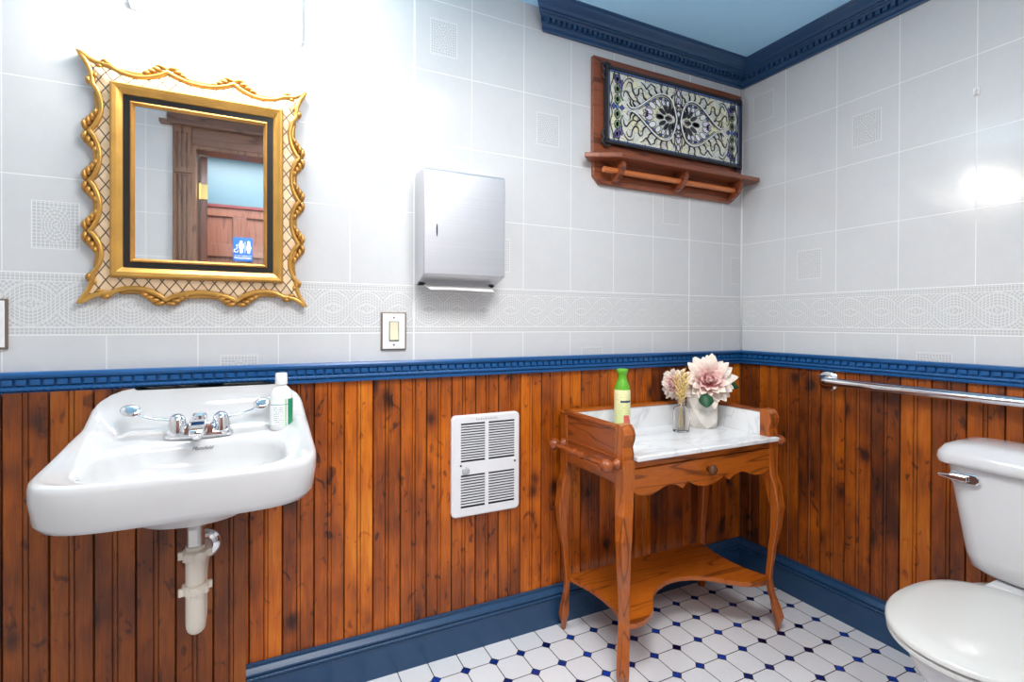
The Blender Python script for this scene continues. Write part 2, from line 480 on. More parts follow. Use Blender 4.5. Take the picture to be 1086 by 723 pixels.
wains('trim_3', 'y', YF, 0, -.381, .006, 0, RB + .01, M['bead_right'])

# mouldings ------------------------------------------------
def run_profile(bm, prof, axis, a0, a1, e0=0., e1=0.):
    """prof: (projection, height); runs along the wall; e0/e1 shift the ends per unit projection (mitres)"""
    r = []
    for a, e in ((a0, e0), (a1, e1)):
        r.append([((a + e * d, -d, z) if axis == 'x' else (-d, a + e * d, z)) for d, z in prof])
    loft(bm, r)
def rail(name, axis, a0, a1):
    sg = -1 if axis == 'x' else -1
    bm = bm_()
    prof = [(0, RB - .001), (.019, RB), (.021, RB + .004), (.021, RB + .010), (.016, RB + .012), (.016, RB + .0255), (.014, RB + .027), (.014, RB + .043), (.022, RB + .045), (.027, RB + .050), (.029, RB + .056), (.026, RB + .061), (.020, RT), (0, RT)]
    run_profile(bm, prof, axis, a0, a1, 0, -1)
    o = obj(name, bm, M['blue'], kind='structure')
    bm = bm_(); z = RB + .0185
    if axis == 'x': rope(bm, (a0, -.0185, z), (a1 - .02, -.0185, z), .0062, .0138)
    else: rope(bm, (-.0185, a0, z), (-.0185, a1 - .02, z), .0062, .0138)
    obj('rope_moulding', bm, M['blue'], o, smooth=True)
    bm = bm_(); s = (-2.684 + .0137 if axis == 'x' else -.02) 
    k = math.ceil((a0 - s) / .02765)
    while s + k * .02765 + .02 < a1 - .018:
        u = s + k * .02765
        if axis == 'x': box(bm, u - .0005, u + .0195, -.0225, -.013, RB + .029, RB + .0425)
        else: box(bm, -.0225, -.013, u, u + .0195, RB + .029, RB + .0425)
        k += 1
    obj('dentil_row', bm, M['blue'], o)
    return o
rail('trim_4', 'x', XL, 0)
rail('trim_5', 'y', YF, 0)
def baseb(name, axis, a0, a1):
    bm = bm_()
    prof = [(0, 0), (.018, 0), (.018, .098), (.021, .100), (.021, .103), (.017, .105), (.017, .116), (.019, .118), (.0225, .123), (.0225, .128), (.018, .133), (.012, .140), (.010, .146), (.013, .149), (.013, .1535), (0, BT)]
    run_profile(bm, prof, axis, a0, a1, 0, -1)
    o = obj(name, bm, M['blue_low'], kind='structure')
    bm = bm_(); z = .1105
    if axis == 'x': rope(bm, (a0 + .002, -.0185, z), (a1 - .02, -.0185, z), .0056, .0135)
    else: rope(bm, (-.0185, a0, z), (-.0185, a1 - .02, z), .0056, .0135)
    obj('rope_moulding', bm, M['blue_low'], o, smooth=True)
    return o
baseb('baseboard_back', 'x', -2.150, 0)
baseb('baseboard_right', 'y', YF, 0)
def crown(name, axis, a0, a1, e0):
    Z0 = 2.307
    prof = [(0, Z0), (.012, Z0 - .0005), (.014, Z0 + .004), (.013, Z0 + .012), (.017, Z0 + .015), (.020, Z0 + .020), (.024, Z0 + .022), (.024, Z0 + .040), (.034, Z0 + .041), (.037, Z0 + .046), (.040, Z0 + .048), (.044, Z0 + .056), (.052, Z0 + .057), (.056, Z0 + .061), (.060, Z0 + .066), (.070, Z0 + .072), (.080, Z0 + .078), (.086, Z0 + .084), (.092, Z0 + .086), (.094, ZC), (0, ZC)]
    bm = bm_(); run_profile(bm, prof, axis, a0, a1, e0, -1)
    o = obj(name, bm, M['blue_crown'], kind='structure')
    bm = bm_(); s = a0 + .012 * (1 if axis == 'x' else 0)
    u = s - (.02 if axis == 'x' else 0)
    while u + .018 < a1 - .034:
        if axis == 'x': box(bm, u, u + .014, -.037, -.023, Z0 + .0235, Z0 + .0395)
        else: box(bm, -.037, -.023, u, u + .014, Z0 + .0235, Z0 + .0395)
        u += .0245
    obj('dentil_row', bm, M['blue_crown'], o)
    bm = bm_()
    if axis == 'x': rope(bm, (a0 - .04, -.0475, Z0 + .0515), (a1 - .05, -.0475, Z0 + .0515), .0052, .0105)
    else: rope(bm, (-.0475, a0, Z0 + .0515), (-.0475, a1 - .05, Z0 + .0515), .0052, .0105)
    obj('bead_moulding', bm, M['blue_crown'], o, smooth=True)
crown('trim_6', 'x', -1.118, 0, -1)
crown('trim_7', 'y', YF, 0, 0)
bm = bm_(); tube(bm, [(-.003, -.003, RT), (-.003, -.003, 2.31)], .0042, 8); obj('trim_8', bm, M['sign_white'], kind='structure', smooth=True)

# ------------------------------------------------------------------ doorway and hallway (seen in the mirror)
bm = bm_()
y0, y1 = YF, YF + .022
# fluted pilasters
def pilaster(bm, xa, xb):
    box(bm, xa, xb, YF, YF + .012, 0, 2.325)
    n = 3; w = (xb - xa)
    edges = [xa, xa + .012]
    for k in range(n):
        edges += [xa + .012 + (k + .28) * (w - .024) / n, xa + .012 + (k + .72) * (w - .024) / n]
    edges += [xb - .012, xb]
    for a, b in ((edges[0], edges[2]), (edges[3], edges[4]), (edges[5], edges[6]), (edges[7], edges[9])):
        box(bm, a, b, YF + .012, YF + .024, 0, 2.04); box(bm, a, b, YF + .012, YF + .024, 2.085, 2.29)
    box(bm, xa, xb, YF + .012, YF + .026, 2.040, 2.046); box(bm, xa, xb, YF + .012, YF + .024, 2.055, 2.085)
    box(bm, xa, xb, YF + .012, YF + .024, 2.29, 2.325)
pilaster(bm, -2.572, -2.477)
pilaster(bm, -1.585, -1.49)
door = obj('door_1', bm, M['walnut'], kind='structure')
bm = bm_()
box(bm, -2.477, -1.585, YF, YF + .020, DZ, 2.325); box(bm, -2.635, -1.43, YF, YF + .06, 2.325, 2.343); box(bm, -2.60, -1.46, YF, YF + .03, 2.343, 2.40)
obj('header', bm, M['walnut_x'], door, bev=.003)
bm = bm_(); box(bm, -2.477, -2.455, YF - .12, YF + .012, 0, DZ); box(bm, -1.607, -1.585, YF - .12, YF + .012, 0, DZ); box(bm, -2.455, -1.607, YF - .12, YF + .012, DZ - .02, DZ)
obj('jamb', bm, M['walnut'], door)
bm = bm_()  # open door leaf swung into the hallway
c, s = math.cos(math.radians(112)), math.sin(math.radians(112))
def dp(u, w, z): return (-2.440 + u * c + w * s, -1.905 - u * s + w * c * 1, z)
for ua, ub, za, zb, w0, w1 in ((0, .10, .01, 2.2, 0, .036), (.68, .78, .01, 2.2, 0, .036), (.1, .68, .01, .2, 0, .036), (.1, .68, 1.0, 1.12, 0, .036), (.1, .68, 2.08, 2.2, 0, .036), (.1, .68, .2, 2.08, .012, .024)):
    loft(bm, [[dp(ua, w0, z), dp(ub, w0, z), dp(ub, w1, z), dp(ua, w1, z)] for z in (za, zb)])
leaf = obj('door_leaf', bm, M['redwood'], door)
for zc in (1.98, .35):
    bm = bm_(); box(bm, -2.446, -2.404, -1.899, -1.895, zc - .045, zc + .045); tube(bm, [(-2.448, -1.894, zc - .05), (-2.448, -1.894, zc + .05)], .006, 10)
    for dz in (-.03, 0, .03): lathe(bm, [(.004, 0), (.003, .002)], (-2.424, -1.895, zc + dz), (0, 1, 0), 10)
    obj('hinge', bm, M['brass'], door, smooth=True, auto=40)
bm = bm_(); box(bm, XL, 1.0, -3.0, -2.90, 0, 2.7); obj('wall_hallway', bm, M['hall_blue'], kind='structure')
bm = bm_(); box(bm, XL, .1, -2.90, YF - .10, 2.56, 2.66)
obj('ceiling_hallway', bm, plain('hallway_ceiling_paint', lin(170, 182, 190), .7), kind='structure')
bm = bm_(); box(bm, .0, .1, -3.0, YF - .1, 0, 2.6); obj('wall_hallway_end', bm, M['hall_blue'], kind='structure')
bm = bm_(); zt = 2.09
box(bm, XL, 0, -2.90, -2.885, 0, zt)
xs = [-3.1 + .42 * i for i in range(8)]
for za, zb in ((.0, .16), (.80, .92), (1.70, 1.80), (2.02, zt)): box(bm, XL, 0, -2.885, -2.868, za, zb)
for xx in xs:
    box(bm, xx - .05, xx + .05, -2.885, -2.868, .16, .80); box(bm, xx - .05, xx + .05, -2.885, -2.868, .92, 1.70); box(bm, xx - .05, xx + .05, -2.885, -2.868, 1.80, 2.02)
o = obj('trim_9', bm, M['redwood'], kind='structure', bev=.003)
bm = bm_(); box(bm, XL, 0, -2.90, -2.855, zt, zt + .022); obj('panel_cap', bm, plain('dark_red_cap_paint', lin(96, 30, 34), .4), o)
# hallway ceiling light
t = thing('ceiling_light', (-2.11, -2.55, 2.53), 'small lit ceiling light in the hallway, seen in the mirror above the doorway view', 'light')
bm = bm_(); box(bm, -2.20, -2.02, -2.64, -2.46, 2.515, 2.56); obj('housing', bm, M['plastic'], t, bev=.004)
bm = bm_(); box(bm, -2.185, -2.035, -2.625, -2.475, 2.495, 2.515); obj('diffuser', bm, M['panel_lit'], t, bev=.004)
# restroom sign on hallway panelling
sx, sz = -2.235, 1.765
t = thing('restroom_sign', (sx, -2.868, sz - .095), 'blue restroom sign with white figures, on hallway panelling seen in the mirror', 'sign')
bm = bm_(); w, h, r = .072, .095, .01
pts = [(sx + cx * (w - r) + r * math.cos(a), sz + cz * (h - r) + r * math.sin(a)) for cx, cz, a0 in ((1, 1, 0), (-1, 1, PI / 2), (-1, -1, PI), (1, -1, 1.5 * PI)) for a in (a0, a0 + PI / 4, a0 + PI / 2)]
prism(bm, pts, -2.868, -2.862); obj('panel', bm, M['sign_blue'], t)
bm = bm_()
def disc(cx, cz, r, d0=-2.862, d1=-2.8605, n=16): prism(bm, [(cx + r * math.cos(2 * PI * i / n), cz + r * math.sin(2 * PI * i / n)) for i in range(n)], d0, d1)
def poly(pts): prism(bm, pts, -2.862, -2.8605)
f = lambda x, z: (sx - x, sz + z)       # sign faces the room (+y): its left is -x mirrored
# seen in the mirror from left: wheelchair, man, divider, woman
mxm = lambda x: x
def P(x, z): return (sx + x, sz + z)
cxm = -.012
disc(sx + cxm, sz + .060, .0095)
poly([P(cxm - .017, .048), P(cxm + .017, .048), P(cxm + .017, .008), P(cxm + .010, .008), P(cxm + .010, -.030), P(cxm + .001, -.030), P(cxm + .001, .0), P(cxm - .001, .0), P(cxm - .001, -.030), P(cxm - .010, -.030), P(cxm - .010, .008), P(cxm - .017, .008)])
poly([P(.0145, .062), P(.0170, .062), P(.0170, -.030), P(.0145, -.030)])
cw = .043
disc(sx + cw, sz + .060, .0095)
poly([P(cw - .010, .048), P(cw + .010, .048), P(cw + .019, .006), P(cw + .013, .006), P(cw + .016, -.008), P(cw + .009, -.008), P(cw + .009, -.030), P(cw - .009, -.030), P(cw - .009, -.008), P(cw - .016, -.008), P(cw - .013, .006), P(cw - .019, .006)])
cc = -.048
disc(sx + cc + .006, sz + .030, .006)
tube(bm, [(sx + cc + .014 * math.cos(a), -2.861, sz - .012 + .014 * math.sin(a)) for a in [PI * .75 + PI * 1.35 * i / 14 for i in range(15)]], .0022, 6)
tube(bm, [(sx + cc + .006, -2.861, sz + .024), (sx + cc + .004, -2.861, sz), (sx + cc - .010, -2.861, sz - .002), (sx + cc - .017, -2.861, sz - .022)], .0028, 6)
poly([P(-.062, -.0500), P(.062, -.0500), P(.062, -.0525), P(-.062, -.0525)])
obj('pictogram', bm, M['sign_white'], t)
cu = bpy.data.curves.new('lettering', 'FONT'); cu.body = 'RESTROOM'; cu.size = .0235; cu.align_x = 'CENTER'; cu.extrude = .0006
cu.materials.append(M['sign_white']); lo = bpy.data.objects.new('lettering', cu); COL.objects.link(lo); lo.parent = t
lo.location = (0, .0065, .095 - .078); lo.rotation_euler = (PI / 2, 0, PI)

# ------------------------------------------------------------------ mirror
mcx, mcz = -2.2625, 1.5615
t = thing('wall_mirror', (mcx, 0, 1.23), 'ornate gilt scalloped mirror with lattice border and black inner band above the basin', 'mirror')
# scalloped outline (x, z)
L_, R_, T_, B_ = -2.546, -1.984, 1.894, 1.231
def arc(p, q, sag, n=12, inward=(0, 0), pw=.72):
    out = []
    for i in range(n):
        s = i / n; k = math.sin(PI * s) ** pw * sag
        out.append((p[0] + (q[0] - p[0]) * s + inward[0] * k, p[1] + (q[1] - p[1]) * s + inward[1] * k))
    return out
top = [(L_, T_), (-2.478, 1.868), (-2.347, 1.880), (-2.182, 1.880), (-2.048, 1.868), (R_, T_)]
rt = [(R_, T_), (-2.012, 1.812), (-2.003, 1.688), (-2.003, 1.555), (-2.003, 1.422), (-2.012, 1.31), (R_, B_)]
bt = [(R_, B_), (-2.048, 1.258), (-2.175, 1.243), (-2.352, 1.243), (-2.478, 1.258), (L_, B_)]
lf = [(L_, B_), (-2.516, 1.31), (-2.523, 1.422), (-2.523, 1.555), (-2.523, 1.688), (-2.516, 1.812), (L_, T_)]
outl = []
for side, inw in ((top, (0, -1)), (rt, (-1, 0)), (bt, (0, 1)), (lf, (1, 0))):
    for i, (p, q) in enumerate(zip(side, side[1:])):
        end = i == 0 or i == len(side) - 2
        outl += arc(p, q, .008 if end else .023, 12, inw, 1. if end else .75)
NOUT = len(outl)
gi = (.214, .262)
def inner_pt(p, hw, hh, cz=mcz):
    dx, dz = p[0] - mcx, p[1] - cz
    k = min(hw / max(abs(dx), 1e-6), hh / max(abs(dz), 1e-6)); return (mcx + dx * k, cz + dz * k)
bm = bm_()
ring_back = [(p[0], -.002, p[1]) for p in outl]
ring_out = [(p[0], -.014, p[1]) for p in outl]
mid = [((p[0] * .75 + inner_pt(p, *gi)[0] * .25), -.020, (p[1] * .75 + inner_pt(p, *gi)[1] * .25)) for p in outl]
ring_in = [(inner_pt(p, *gi)[0], -.027, inner_pt(p, *gi)[1]) for p in outl]
ring_in2 = [(inner_pt(p, *gi)[0], -.002, inner_pt(p, *gi)[1]) for p in outl]
loft(bm, [ring_in2, ring_back, ring_out, mid, ring_in, ring_in2], True, False, False)
obj('lattice_border', bm, M['lattice'], t)
bm = bm_(); tube(bm, [(p[0], -.017, p[1]) for p in outl], .0068, 8, closed=True)
rim = obj('scalloped_rim', bm, M['gold'], t, smooth=True)
# acanthus leaves: curled lobes beyond the cusps and behind the arcs
bm = bm_()
def lobe(cx, cz, ang, ln, wd, y=-.012):
    d = Vector((math.cos(ang), 0, math.sin(ang))); nrm = Vector((-d.z, 0, d.x)); pts = []; rad = []
    for i in range(7):
        s = i / 6; pts.append(Vector((cx, y - .008 * math.sin(PI * s), cz)) + d * ln * s + nrm * (ln * .35 * s * s)); rad.append(wd * (math.sin(PI * (.15 + .85 * s)) ** .8 + .05))
    tube(bm, pts, rad, 7)
rl = random.Random(4)
for side, out in ((top, PI / 2), (rt, 0), (bt, -PI / 2), (lf, PI)):
    tang = out - PI / 2
    for i, p in enumerate(side[1:-1]):
        endc = i in (0, len(side) - 3)
        sc = .6 if endc else 1.
        for sgn in (1, -1):
            if endc and ((i == 0) == (sgn == 1)): continue
            for k in range(4 if not endc else 3):
                off = (.001 + .013 * k) * sc
                q = Vector((p[0], 0, p[1])) + Vector((math.cos(tang), 0, math.sin(tang))) * off * sgn - Vector((math.cos(out), 0, math.sin(out))) * (-.006 + .0062 * k)
                a = out + (1.02 + .12 * k) * (-sgn)
                ln = (.030 - .003 * k) * (1 if not endc else .7)
                d = Vector((math.cos(a), 0, math.sin(a))); n2 = Vector((-d.z, 0, d.x)) * sgn; pts = []; rad = []
                for m_ in range(6):
                    s = m_ / 5; pts.append(q + Vector((0, -.011 - .007 * math.sin(PI * s), 0)) + d * ln * s + n2 * ln * -.45 * s * s); rad.append(.0066 * (math.sin(PI * (.2 + .8 * s)) ** .8 + .06))
                tube(bm, pts, rad, 7)
    # a thick scroll hugging the outside of every arc
    for i, (p, q) in enumerate(zip(side, side[1:])):
        if i in (0, len(side) - 2): continue
        inw = (-math.cos(out), -math.sin(out))
        pp = [Vector((a[0], 0, a[1])) for a in arc(p, q, .024, 14, inw, .8)][2:13]
        o3 = Vector((math.cos(out), 0, math.sin(out)))
        pts = [a + o3 * .0085 + Vector((0, -.010, 0)) for a in pp]
        tube(bm, pts, [.002 + .0075 * math.sin(PI * (i2 + .5) / len(pts)) ** .7 for i2 in range(len(pts))], 8)
obj('acanthus_carving', bm, M['gold2'], t, smooth=True)
def rect_ring(bm, prof, cx, cz, mi=0):
    """prof: list of (half_w, half_h, y)"""
    rings = [[(cx - w, y, cz - h), (cx + w, y, cz - h), (cx + w, y, cz + h), (cx - w, y, cz + h)] for w, h, y in prof]
    loft(bm, rings, True, False, False, mi)
bm = bm_(); rect_ring(bm, [(.213, .261, -.02), (.213, .261, -.034), (.208, .256, -.042), (.198, .246, -.040), (.186, .234, -.030), (.184, .232, -.024)], mcx, mcz)
obj('gilt_moulding', bm, M['gold'], t, bev=.0015)
bm = bm_(); rect_ring(bm, [(.185, .233, -.020), (.185, .233, -.027), (.168, .216, -.027), (.168, .216, -.020)], mcx, mcz); obj('black_band', bm, M['black'], t)
bm = bm_(); rect_ring(bm, [(.169, .217, -.018), (.169, .217, -.031), (.165, .213, -.033), (.159, .207, -.025), (.159, .207, -.020)], mcx, mcz); obj('inner_fillet', bm, M['gold2'], t)
bm = bm_(); box(bm, mcx - .162, mcx + .162, -.0235, -.006, mcz - .210, mcz + .210); obj('mirror_glass', bm, M['mirror'], t)

# ------------------------------------------------------------------ vanity light above the mirror
t = thing('vanity_light', (-2.21, 0, 2.10), 'lit vanity light with glowing globe bulbs on a pale plate above the gilt mirror', 'light')
bm = bm_(); loft(bm, [[(x, y, z) for y, z in ((0, 2.040), (-.030, 2.042), (-.040, 2.050), (-.040, 2.172), (-.030, 2.180), (0, 2.182))] for x in (-2.435, -1.995)]); obj('back_plate', bm, plain('pale_enamel_plate', lin(236, 234, 232), .25), t, bev=.004)
VX = (-2.365, -2.215, -2.065)
for vx in VX:
    bm = bm_(); lathe(bm, [(.030, 0), (.030, .006), (.024, .016), (.020, .030)], (vx, -.040, 2.086), (0, -1, 0), 28); obj('socket', bm, M['chrome'], t, smooth=True, auto=40)
    bm = bm_(); lathe(bm, [(.016, .0)] + [(.052 * math.sin(a_), .056 - .052 * math.cos(a_)) for a_ in [.36 + (PI - .36) * i / 16 for i in range(17)]], (vx, -.062, 2.082), (0, -1, 0), 32); obj('globe_bulb', bm, M['bulb'], t, smooth=True)

# ------------------------------------------------------------------ wall basin
scx = -2.256
t = thing('wall_basin', (scx, 0, .70), 'white wall-hung ceramic basin with raised back, under the gilt mirror', 'basin')
NT = 96
def sup(th, cx, cy, a, b, n, nb=None):
    c, s = math.cos(th), math.sin(th)
    e = n if (s < 0 or nb is None) else nb
    r = (abs(c) ** e + abs(s) ** e) ** (-1 / e)
    return cx + a * r * c, cy + b * r * s
def smooth(x, a, b):
    x = max(0, min(1, (x - a) / (b - a))); return x * x * (3 - 2 * x)
def zrim(y, x=-2.256):
    ax_ = abs(x - scx); C_ = 1. if ax_ < .15 else math.sqrt(max(0, 1 - ((ax_ - .15) / .119) ** 2))
    return .877 + .032 * smooth(y, -.40, -.03) + .094 * smooth(y, -.095, -.026) * C_
ths = [2 * PI * i / NT for i in range(NT)]
rings = []
def ring(a, b, cy, n, zf, nb=None, cx=scx):
    out = []
    for th in ths:
        x, y = sup(th, cx, cy, a, b, n, nb); y = min(y, -.0275); out.append((x, y, zf(x, y)))
    rings.append(out)
ring(.030, .028, -.235, 2, lambda x, y: .700)
ring(.075, .070, -.250, 2, lambda x, y: .704)
ring(.115, .105, -.262, 2.2, lambda x, y: .722)
ring(.130, .122, -.262, 2.4, lambda x, y: .748)
ring(.185, .165, -.255, 3, lambda x, y: .768)
ring(.225, .215, -.255, 4, lambda x, y: .776)
ring(.255, .2455, -.255, 4.8, lambda x, y: .783, 9)
ring(.264, .2520, -.2545, 5.0, lambda x, y: .797, 12)
ring(.269, .2560, -.2545, 5.0, lambda x, y: min(zrim(y, x) - .02, .84), 14)
ring(.270, .2560, -.2535, 5.0, lambda x, y: zrim(y, x) - .016, 14)
ring(.268, .2545, -.2525, 5.0, lambda x, y: zrim(y, x) - .005, 14)
ring(.261, .2480, -.2515, 5.0, lambda x, y: zrim(y, x), 14)
def zd(x, y):
    base = .8690
    e = smooth(y, -.080, -.020); side = smooth(abs(x - scx), .19, .25)
    return base + (zrim(y, x) - .003 - base) * max(e, side)
ring(.252, .2420, -.2500, 4.9, lambda x, y: zrim(y, x) - .0015, 13)
ring(.240, .2300, -.2560, 4.6, lambda x, y: zd(x, y), 10)
ring(.228, .2140, -.266, 4.2, lambda x, y: zd(x, y), 7)
ring(.216, .1880, -.284, 3.8, lambda x, y: .8675 if y > -.30 else .869, 4)
ring(.207, .1720, -.2960, 3.6, lambda x, y: .8655, 3.2)
ring(.202, .1660, -.2965, 3.4, lambda x, y: .860, 3.0)
ring(.197, .1605, -.2965, 3.2, lambda x, y: .846, 3.0)
ring(.188, .1520, -.2960, 3.0, lambda x, y: .815)
ring(.170, .1360, -.2950, 2.8, lambda x, y: .785)
ring(.135, .1050, -.2880, 2.5, lambda x, y: .764)
ring(.080, .0640, -.2740, 2.2, lambda x, y: .754)
ring(.024, .0240, -.2600, 2, lambda x, y: .748)
bm = bm_(); loft(bm, rings)
o = obj('basin_body', bm, M['basin_china'], t, smooth=True)
bm = bm_(); lathe(bm, [(.023, 0), (.022, .003), (.016, .003), (.014, .001)], (scx, -.26, .748)); obj('drain', bm, M['chrome'], t, smooth=True)
bm = bm_(); tube(bm, [(scx + .13, -.475, .7835), (scx + .142, -.478, .7840)], .0022, 6); obj('glaze_chip', bm, M['dark'], t)
cu = bpy.data.curves.new('maker_mark', 'FONT'); cu.body = 'Mansfield'; cu.size = .013; cu.shear = .4; cu.align_x = 'CENTER'; cu.extrude = .0002
cu.materials.append(M['lead']); lo = bpy.data.objects.new('maker_mark', cu); COL.objects.link(lo); lo.parent = t
lo.location = (.004, -.1405, .142); lo.rotation_euler = (math.radians(72), 0, 0)
# faucet
fx, fy, fz = -2.262, -.093, .8695
t = thing('faucet', (fx, fy, fz), 'chrome two-handled faucet with wing lever handles on the basin deck', 'faucet')
bm = bm_(); n = 40
base = lambda s, z: [(fx + s * .083 * (1 if math.cos(a) >= 0 else -1) * abs(math.cos(a)) ** .6, fy + s * .029 * (1 if math.sin(a) >= 0 else -1) * abs(math.sin(a)) ** .8, z) for a in [2 * PI * i / n for i in range(n)]]
loft(bm, [base(1, fz), base(1.0, fz + .006), base(.96, fz + .013), base(.90, fz + .017)]); 
loft(bm, [[(fx + w * sx_, fy + d * sy, z) for sx_, sy in ((-1, -1), (1, -1), (1, 1), (-1, 1))] for w, d, z in ((.034, .030, fz + .012), (.031, .028, fz + .030), (.026, .024, fz + .040))])
obj('base_plate', bm, M['chrome'], t, smooth=True, auto=35)
bm = bm_()
loft(bm, [[(fx + w * sx_, y, z + h * sz_) for sx_, sz_ in ((-1, -1), (1, -1), (1, 1), (-1, 1))] for w, h, y, z in ((.022, .014, fy + .012, fz + .040), (.022, .013, fy - .02, fz + .040), (.019, .010, fy - .055, fz + .034), (.017, .008, fy - .088, fz + .026), (.014, .005, fy - .093, fz + .024))])
lathe(bm, [(.012, 0), (.010, -.012)], (fx, fy - .080, fz + .020), (0, 0, 1), 16)
obj('spout', bm, M['chrome'], t, smooth=True, auto=50, bev=.004)
bm = bm_(); lathe(bm, [(.019, .0), (.020, .008), (.015, .014), (.004, .015)], (fx, fy + .004, fz + .050), (0, 0, 1), 20); obj('centre_cap', bm, M['chrome'], t, smooth=True, auto=40)
for sg in (-1, 1):
    hx = fx + sg * .052
    bm = bm_(); lathe(bm, [(.026, .012), (.026, .018), (.023, .030), (.021, .048), (.018, .058), (.010, .064), (.001, .066)], (hx, fy, fz), (0, 0, 1), 28)
    tip = Vector((fx + sg * .172, fy - .004, fz + .082))
    pts = catmull([(hx + sg * .012, fy, fz + .050), (hx + sg * .035, fy, fz + .052), (hx + sg * .065, fy, fz + .058), tuple(tip * .75 + Vector((hx + sg * .065, fy, fz + .058)) * .25)], 4)
    tube(bm, pts, [.009 - .0045 * i / len(pts) for i in range(len(pts))], 10, flat=.6)
    ax = Vector((0, -.86, .5)).normalized(); u = Vector((1, 0, sg * .30)).normalized(); v = ax.cross(u).normalized(); u = v.cross(ax)
    c0 = Vector((fx + sg * .156, fy - .002, fz + .080))
    for k in (0,):
        loft(bm, [[c0 + ax * h + (u * math.cos(a) * 1.35 + v * math.sin(a)) * r * .0175 for a in [2 * PI * i / 24 for i in range(24)]] for h, r in ((-.0030, .2), (-.0028, .85), (-.0005, 1.), (.0020, .9), (.0028, .4))])
    obj('lever_handle', bm, M['chrome'], t, smooth=True, auto=50)
# trap
px_, py_ = -2.258, -.235
t = thing('drain_trap', (px_, py_, .36), 'off-white plastic trap with slip nuts hanging under the white basin', 'drain pipe')
bm = bm_(); lathe(bm, [(.0195, .605), (.0195, .702)], (px_, py_, 0)); lathe(bm, [(.024, .690), (.026, .704)], (px_, py_, 0)); obj('tailpiece', bm, M['steel'], t, smooth=True, auto=40)
bm = bm_(); box(bm, px_ - .012, px_ + .006, py_ - .0207, py_ - .0193, .632, .672); obj('paper_label', bm, M['paper'], t)
bm = bm_()
pts = [(px_, py_, .628), (px_, py_, .54), (px_, py_, .455)] + [(px_, py_ + .029 - .029 * math.cos(a), .445 - .029 * math.sin(a)) for a in [PI * i / 10 for i in range(11)]] + [(px_, py_ + .058, .49), (px_, py_ + .058, .515)] + [(px_, py_ + .058 + .03 - .03 * math.cos(a), .515 + .03 * math.sin(a)) for a in [PI / 2 * i / 5 for i in range(1, 6)]] + [(px_, -.024, .545)]
tube(bm, pts, .0215, 20); obj('trap_bend', bm, M['pvc'], t, smooth=True, auto=50)
for zz, nm in ((.606, 1), (.520, 2)):
    bm = bm_(); lathe(bm, [(.022, -.010), (.027, -.009), (.029, 0), (.029, .009), (.026, .012), (.021, .012)], (px_, py_, zz), (0, 0, 1), 24)
    for k in range(8):
        a = 2 * PI * k / 8 + (.0 if nm == 1 else .35); l = .037 if k in (0, 4) else .0315
        loft(bm, [[(px_ + math.cos(a) * r - math.sin(a) * w, py_ + math.sin(a) * r + math.cos(a) * w, z) for r, w in ((.026, -.005), (l, -.004), (l, .004), (.026, .005))] for z in (zz - .009, zz + .009)])
    obj('slip_nut', bm, M['pvc'], t, smooth=True, auto=35)
bm = bm_(); lathe(bm, [(.046, 0), (.044, .006), (.032, .014), (.0245, .017)], (px_, -.0245, .545), (0, -1, 0), 32, True, False); obj('escutcheon', bm, M['chrome'], t, smooth=True, auto=50)

# soap bottle on the basin
bx, by, bz = -2.056, -.100, .8695
t = thing('soap_bottle', (bx, by, bz), 'white plastic soap bottle with green-edged label on the right of the basin', 'bottle')
def oval_ring(a, b, z, n=32): return [(bx + 1.08 * a * math.cos(2 * PI * i / n), by + 1.05 * b * math.sin(2 * PI * i / n), bz + z * 1.17) for i in range(n)]
bm = bm_(); loft(bm, [oval_ring(a, b, z) for a, b, z in ((.024, .015, 0), (.028, .019, .004), (.028, .019, .030), (.0282, .019, .085), (.026, .018, .094), (.020, .015, .104), (.013, .012, .110), (.012, .012, .114))]); obj('bottle_body', bm, M['plastic'], t, smooth=True, auto=60)
bm = bm_(); loft(bm, [oval_ring(a, a, z) for a, z in ((.0135, .112), (.0155, .114), (.0150, .138), (.0140, .141), (.004, .1415))]); obj('cap', bm, M['plastic'], t, smooth=True, auto=40)
def label_mat(name, stripes):
    m, nt, b = new_mat(name); p, x, y, z = pos(nt); zz = z - bz; xx = x - bx
    lines = lt(ab(fr(zz / .0058) - .5), .16) * gt(noise(nt, comb(nt, x * 220, 0., fl(zz / .0058) * 3.), 1, 2), .46) * lt(xx, .006) * gt(xx, -.021) * gt(zz, .02) * lt(zz, .072)
    c = mix(nt, lines * .75, lin(240, 242, 242), lin(110, 130, 140))
    c = mix(nt, gt(xx, .0095) * lt(xx, .0125), c, lin(120, 196, 90))
    c = mix(nt, gt(xx, .0165), c, lin(36, 140, 96))
    c = mix(nt, mx(lt(ab(zz - .0755), .0008), lt(ab(zz - .016), .0008)), c, lin(60, 140, 150))
    setp(b, base=c, rough=.35); return m
bm = bm_()
loft(bm, [[(bx + .0309 * math.cos(a), by + .0206 * math.sin(a), bz + z * 1.17) for a in [PI + .15 + (PI * 1.08 - .1) * i / 24 for i in range(25)]] for z in (.014, .078)], False, False, False)
obj('paper_label', bm, label_mat('green_edged_label', 1), t, smooth=True)

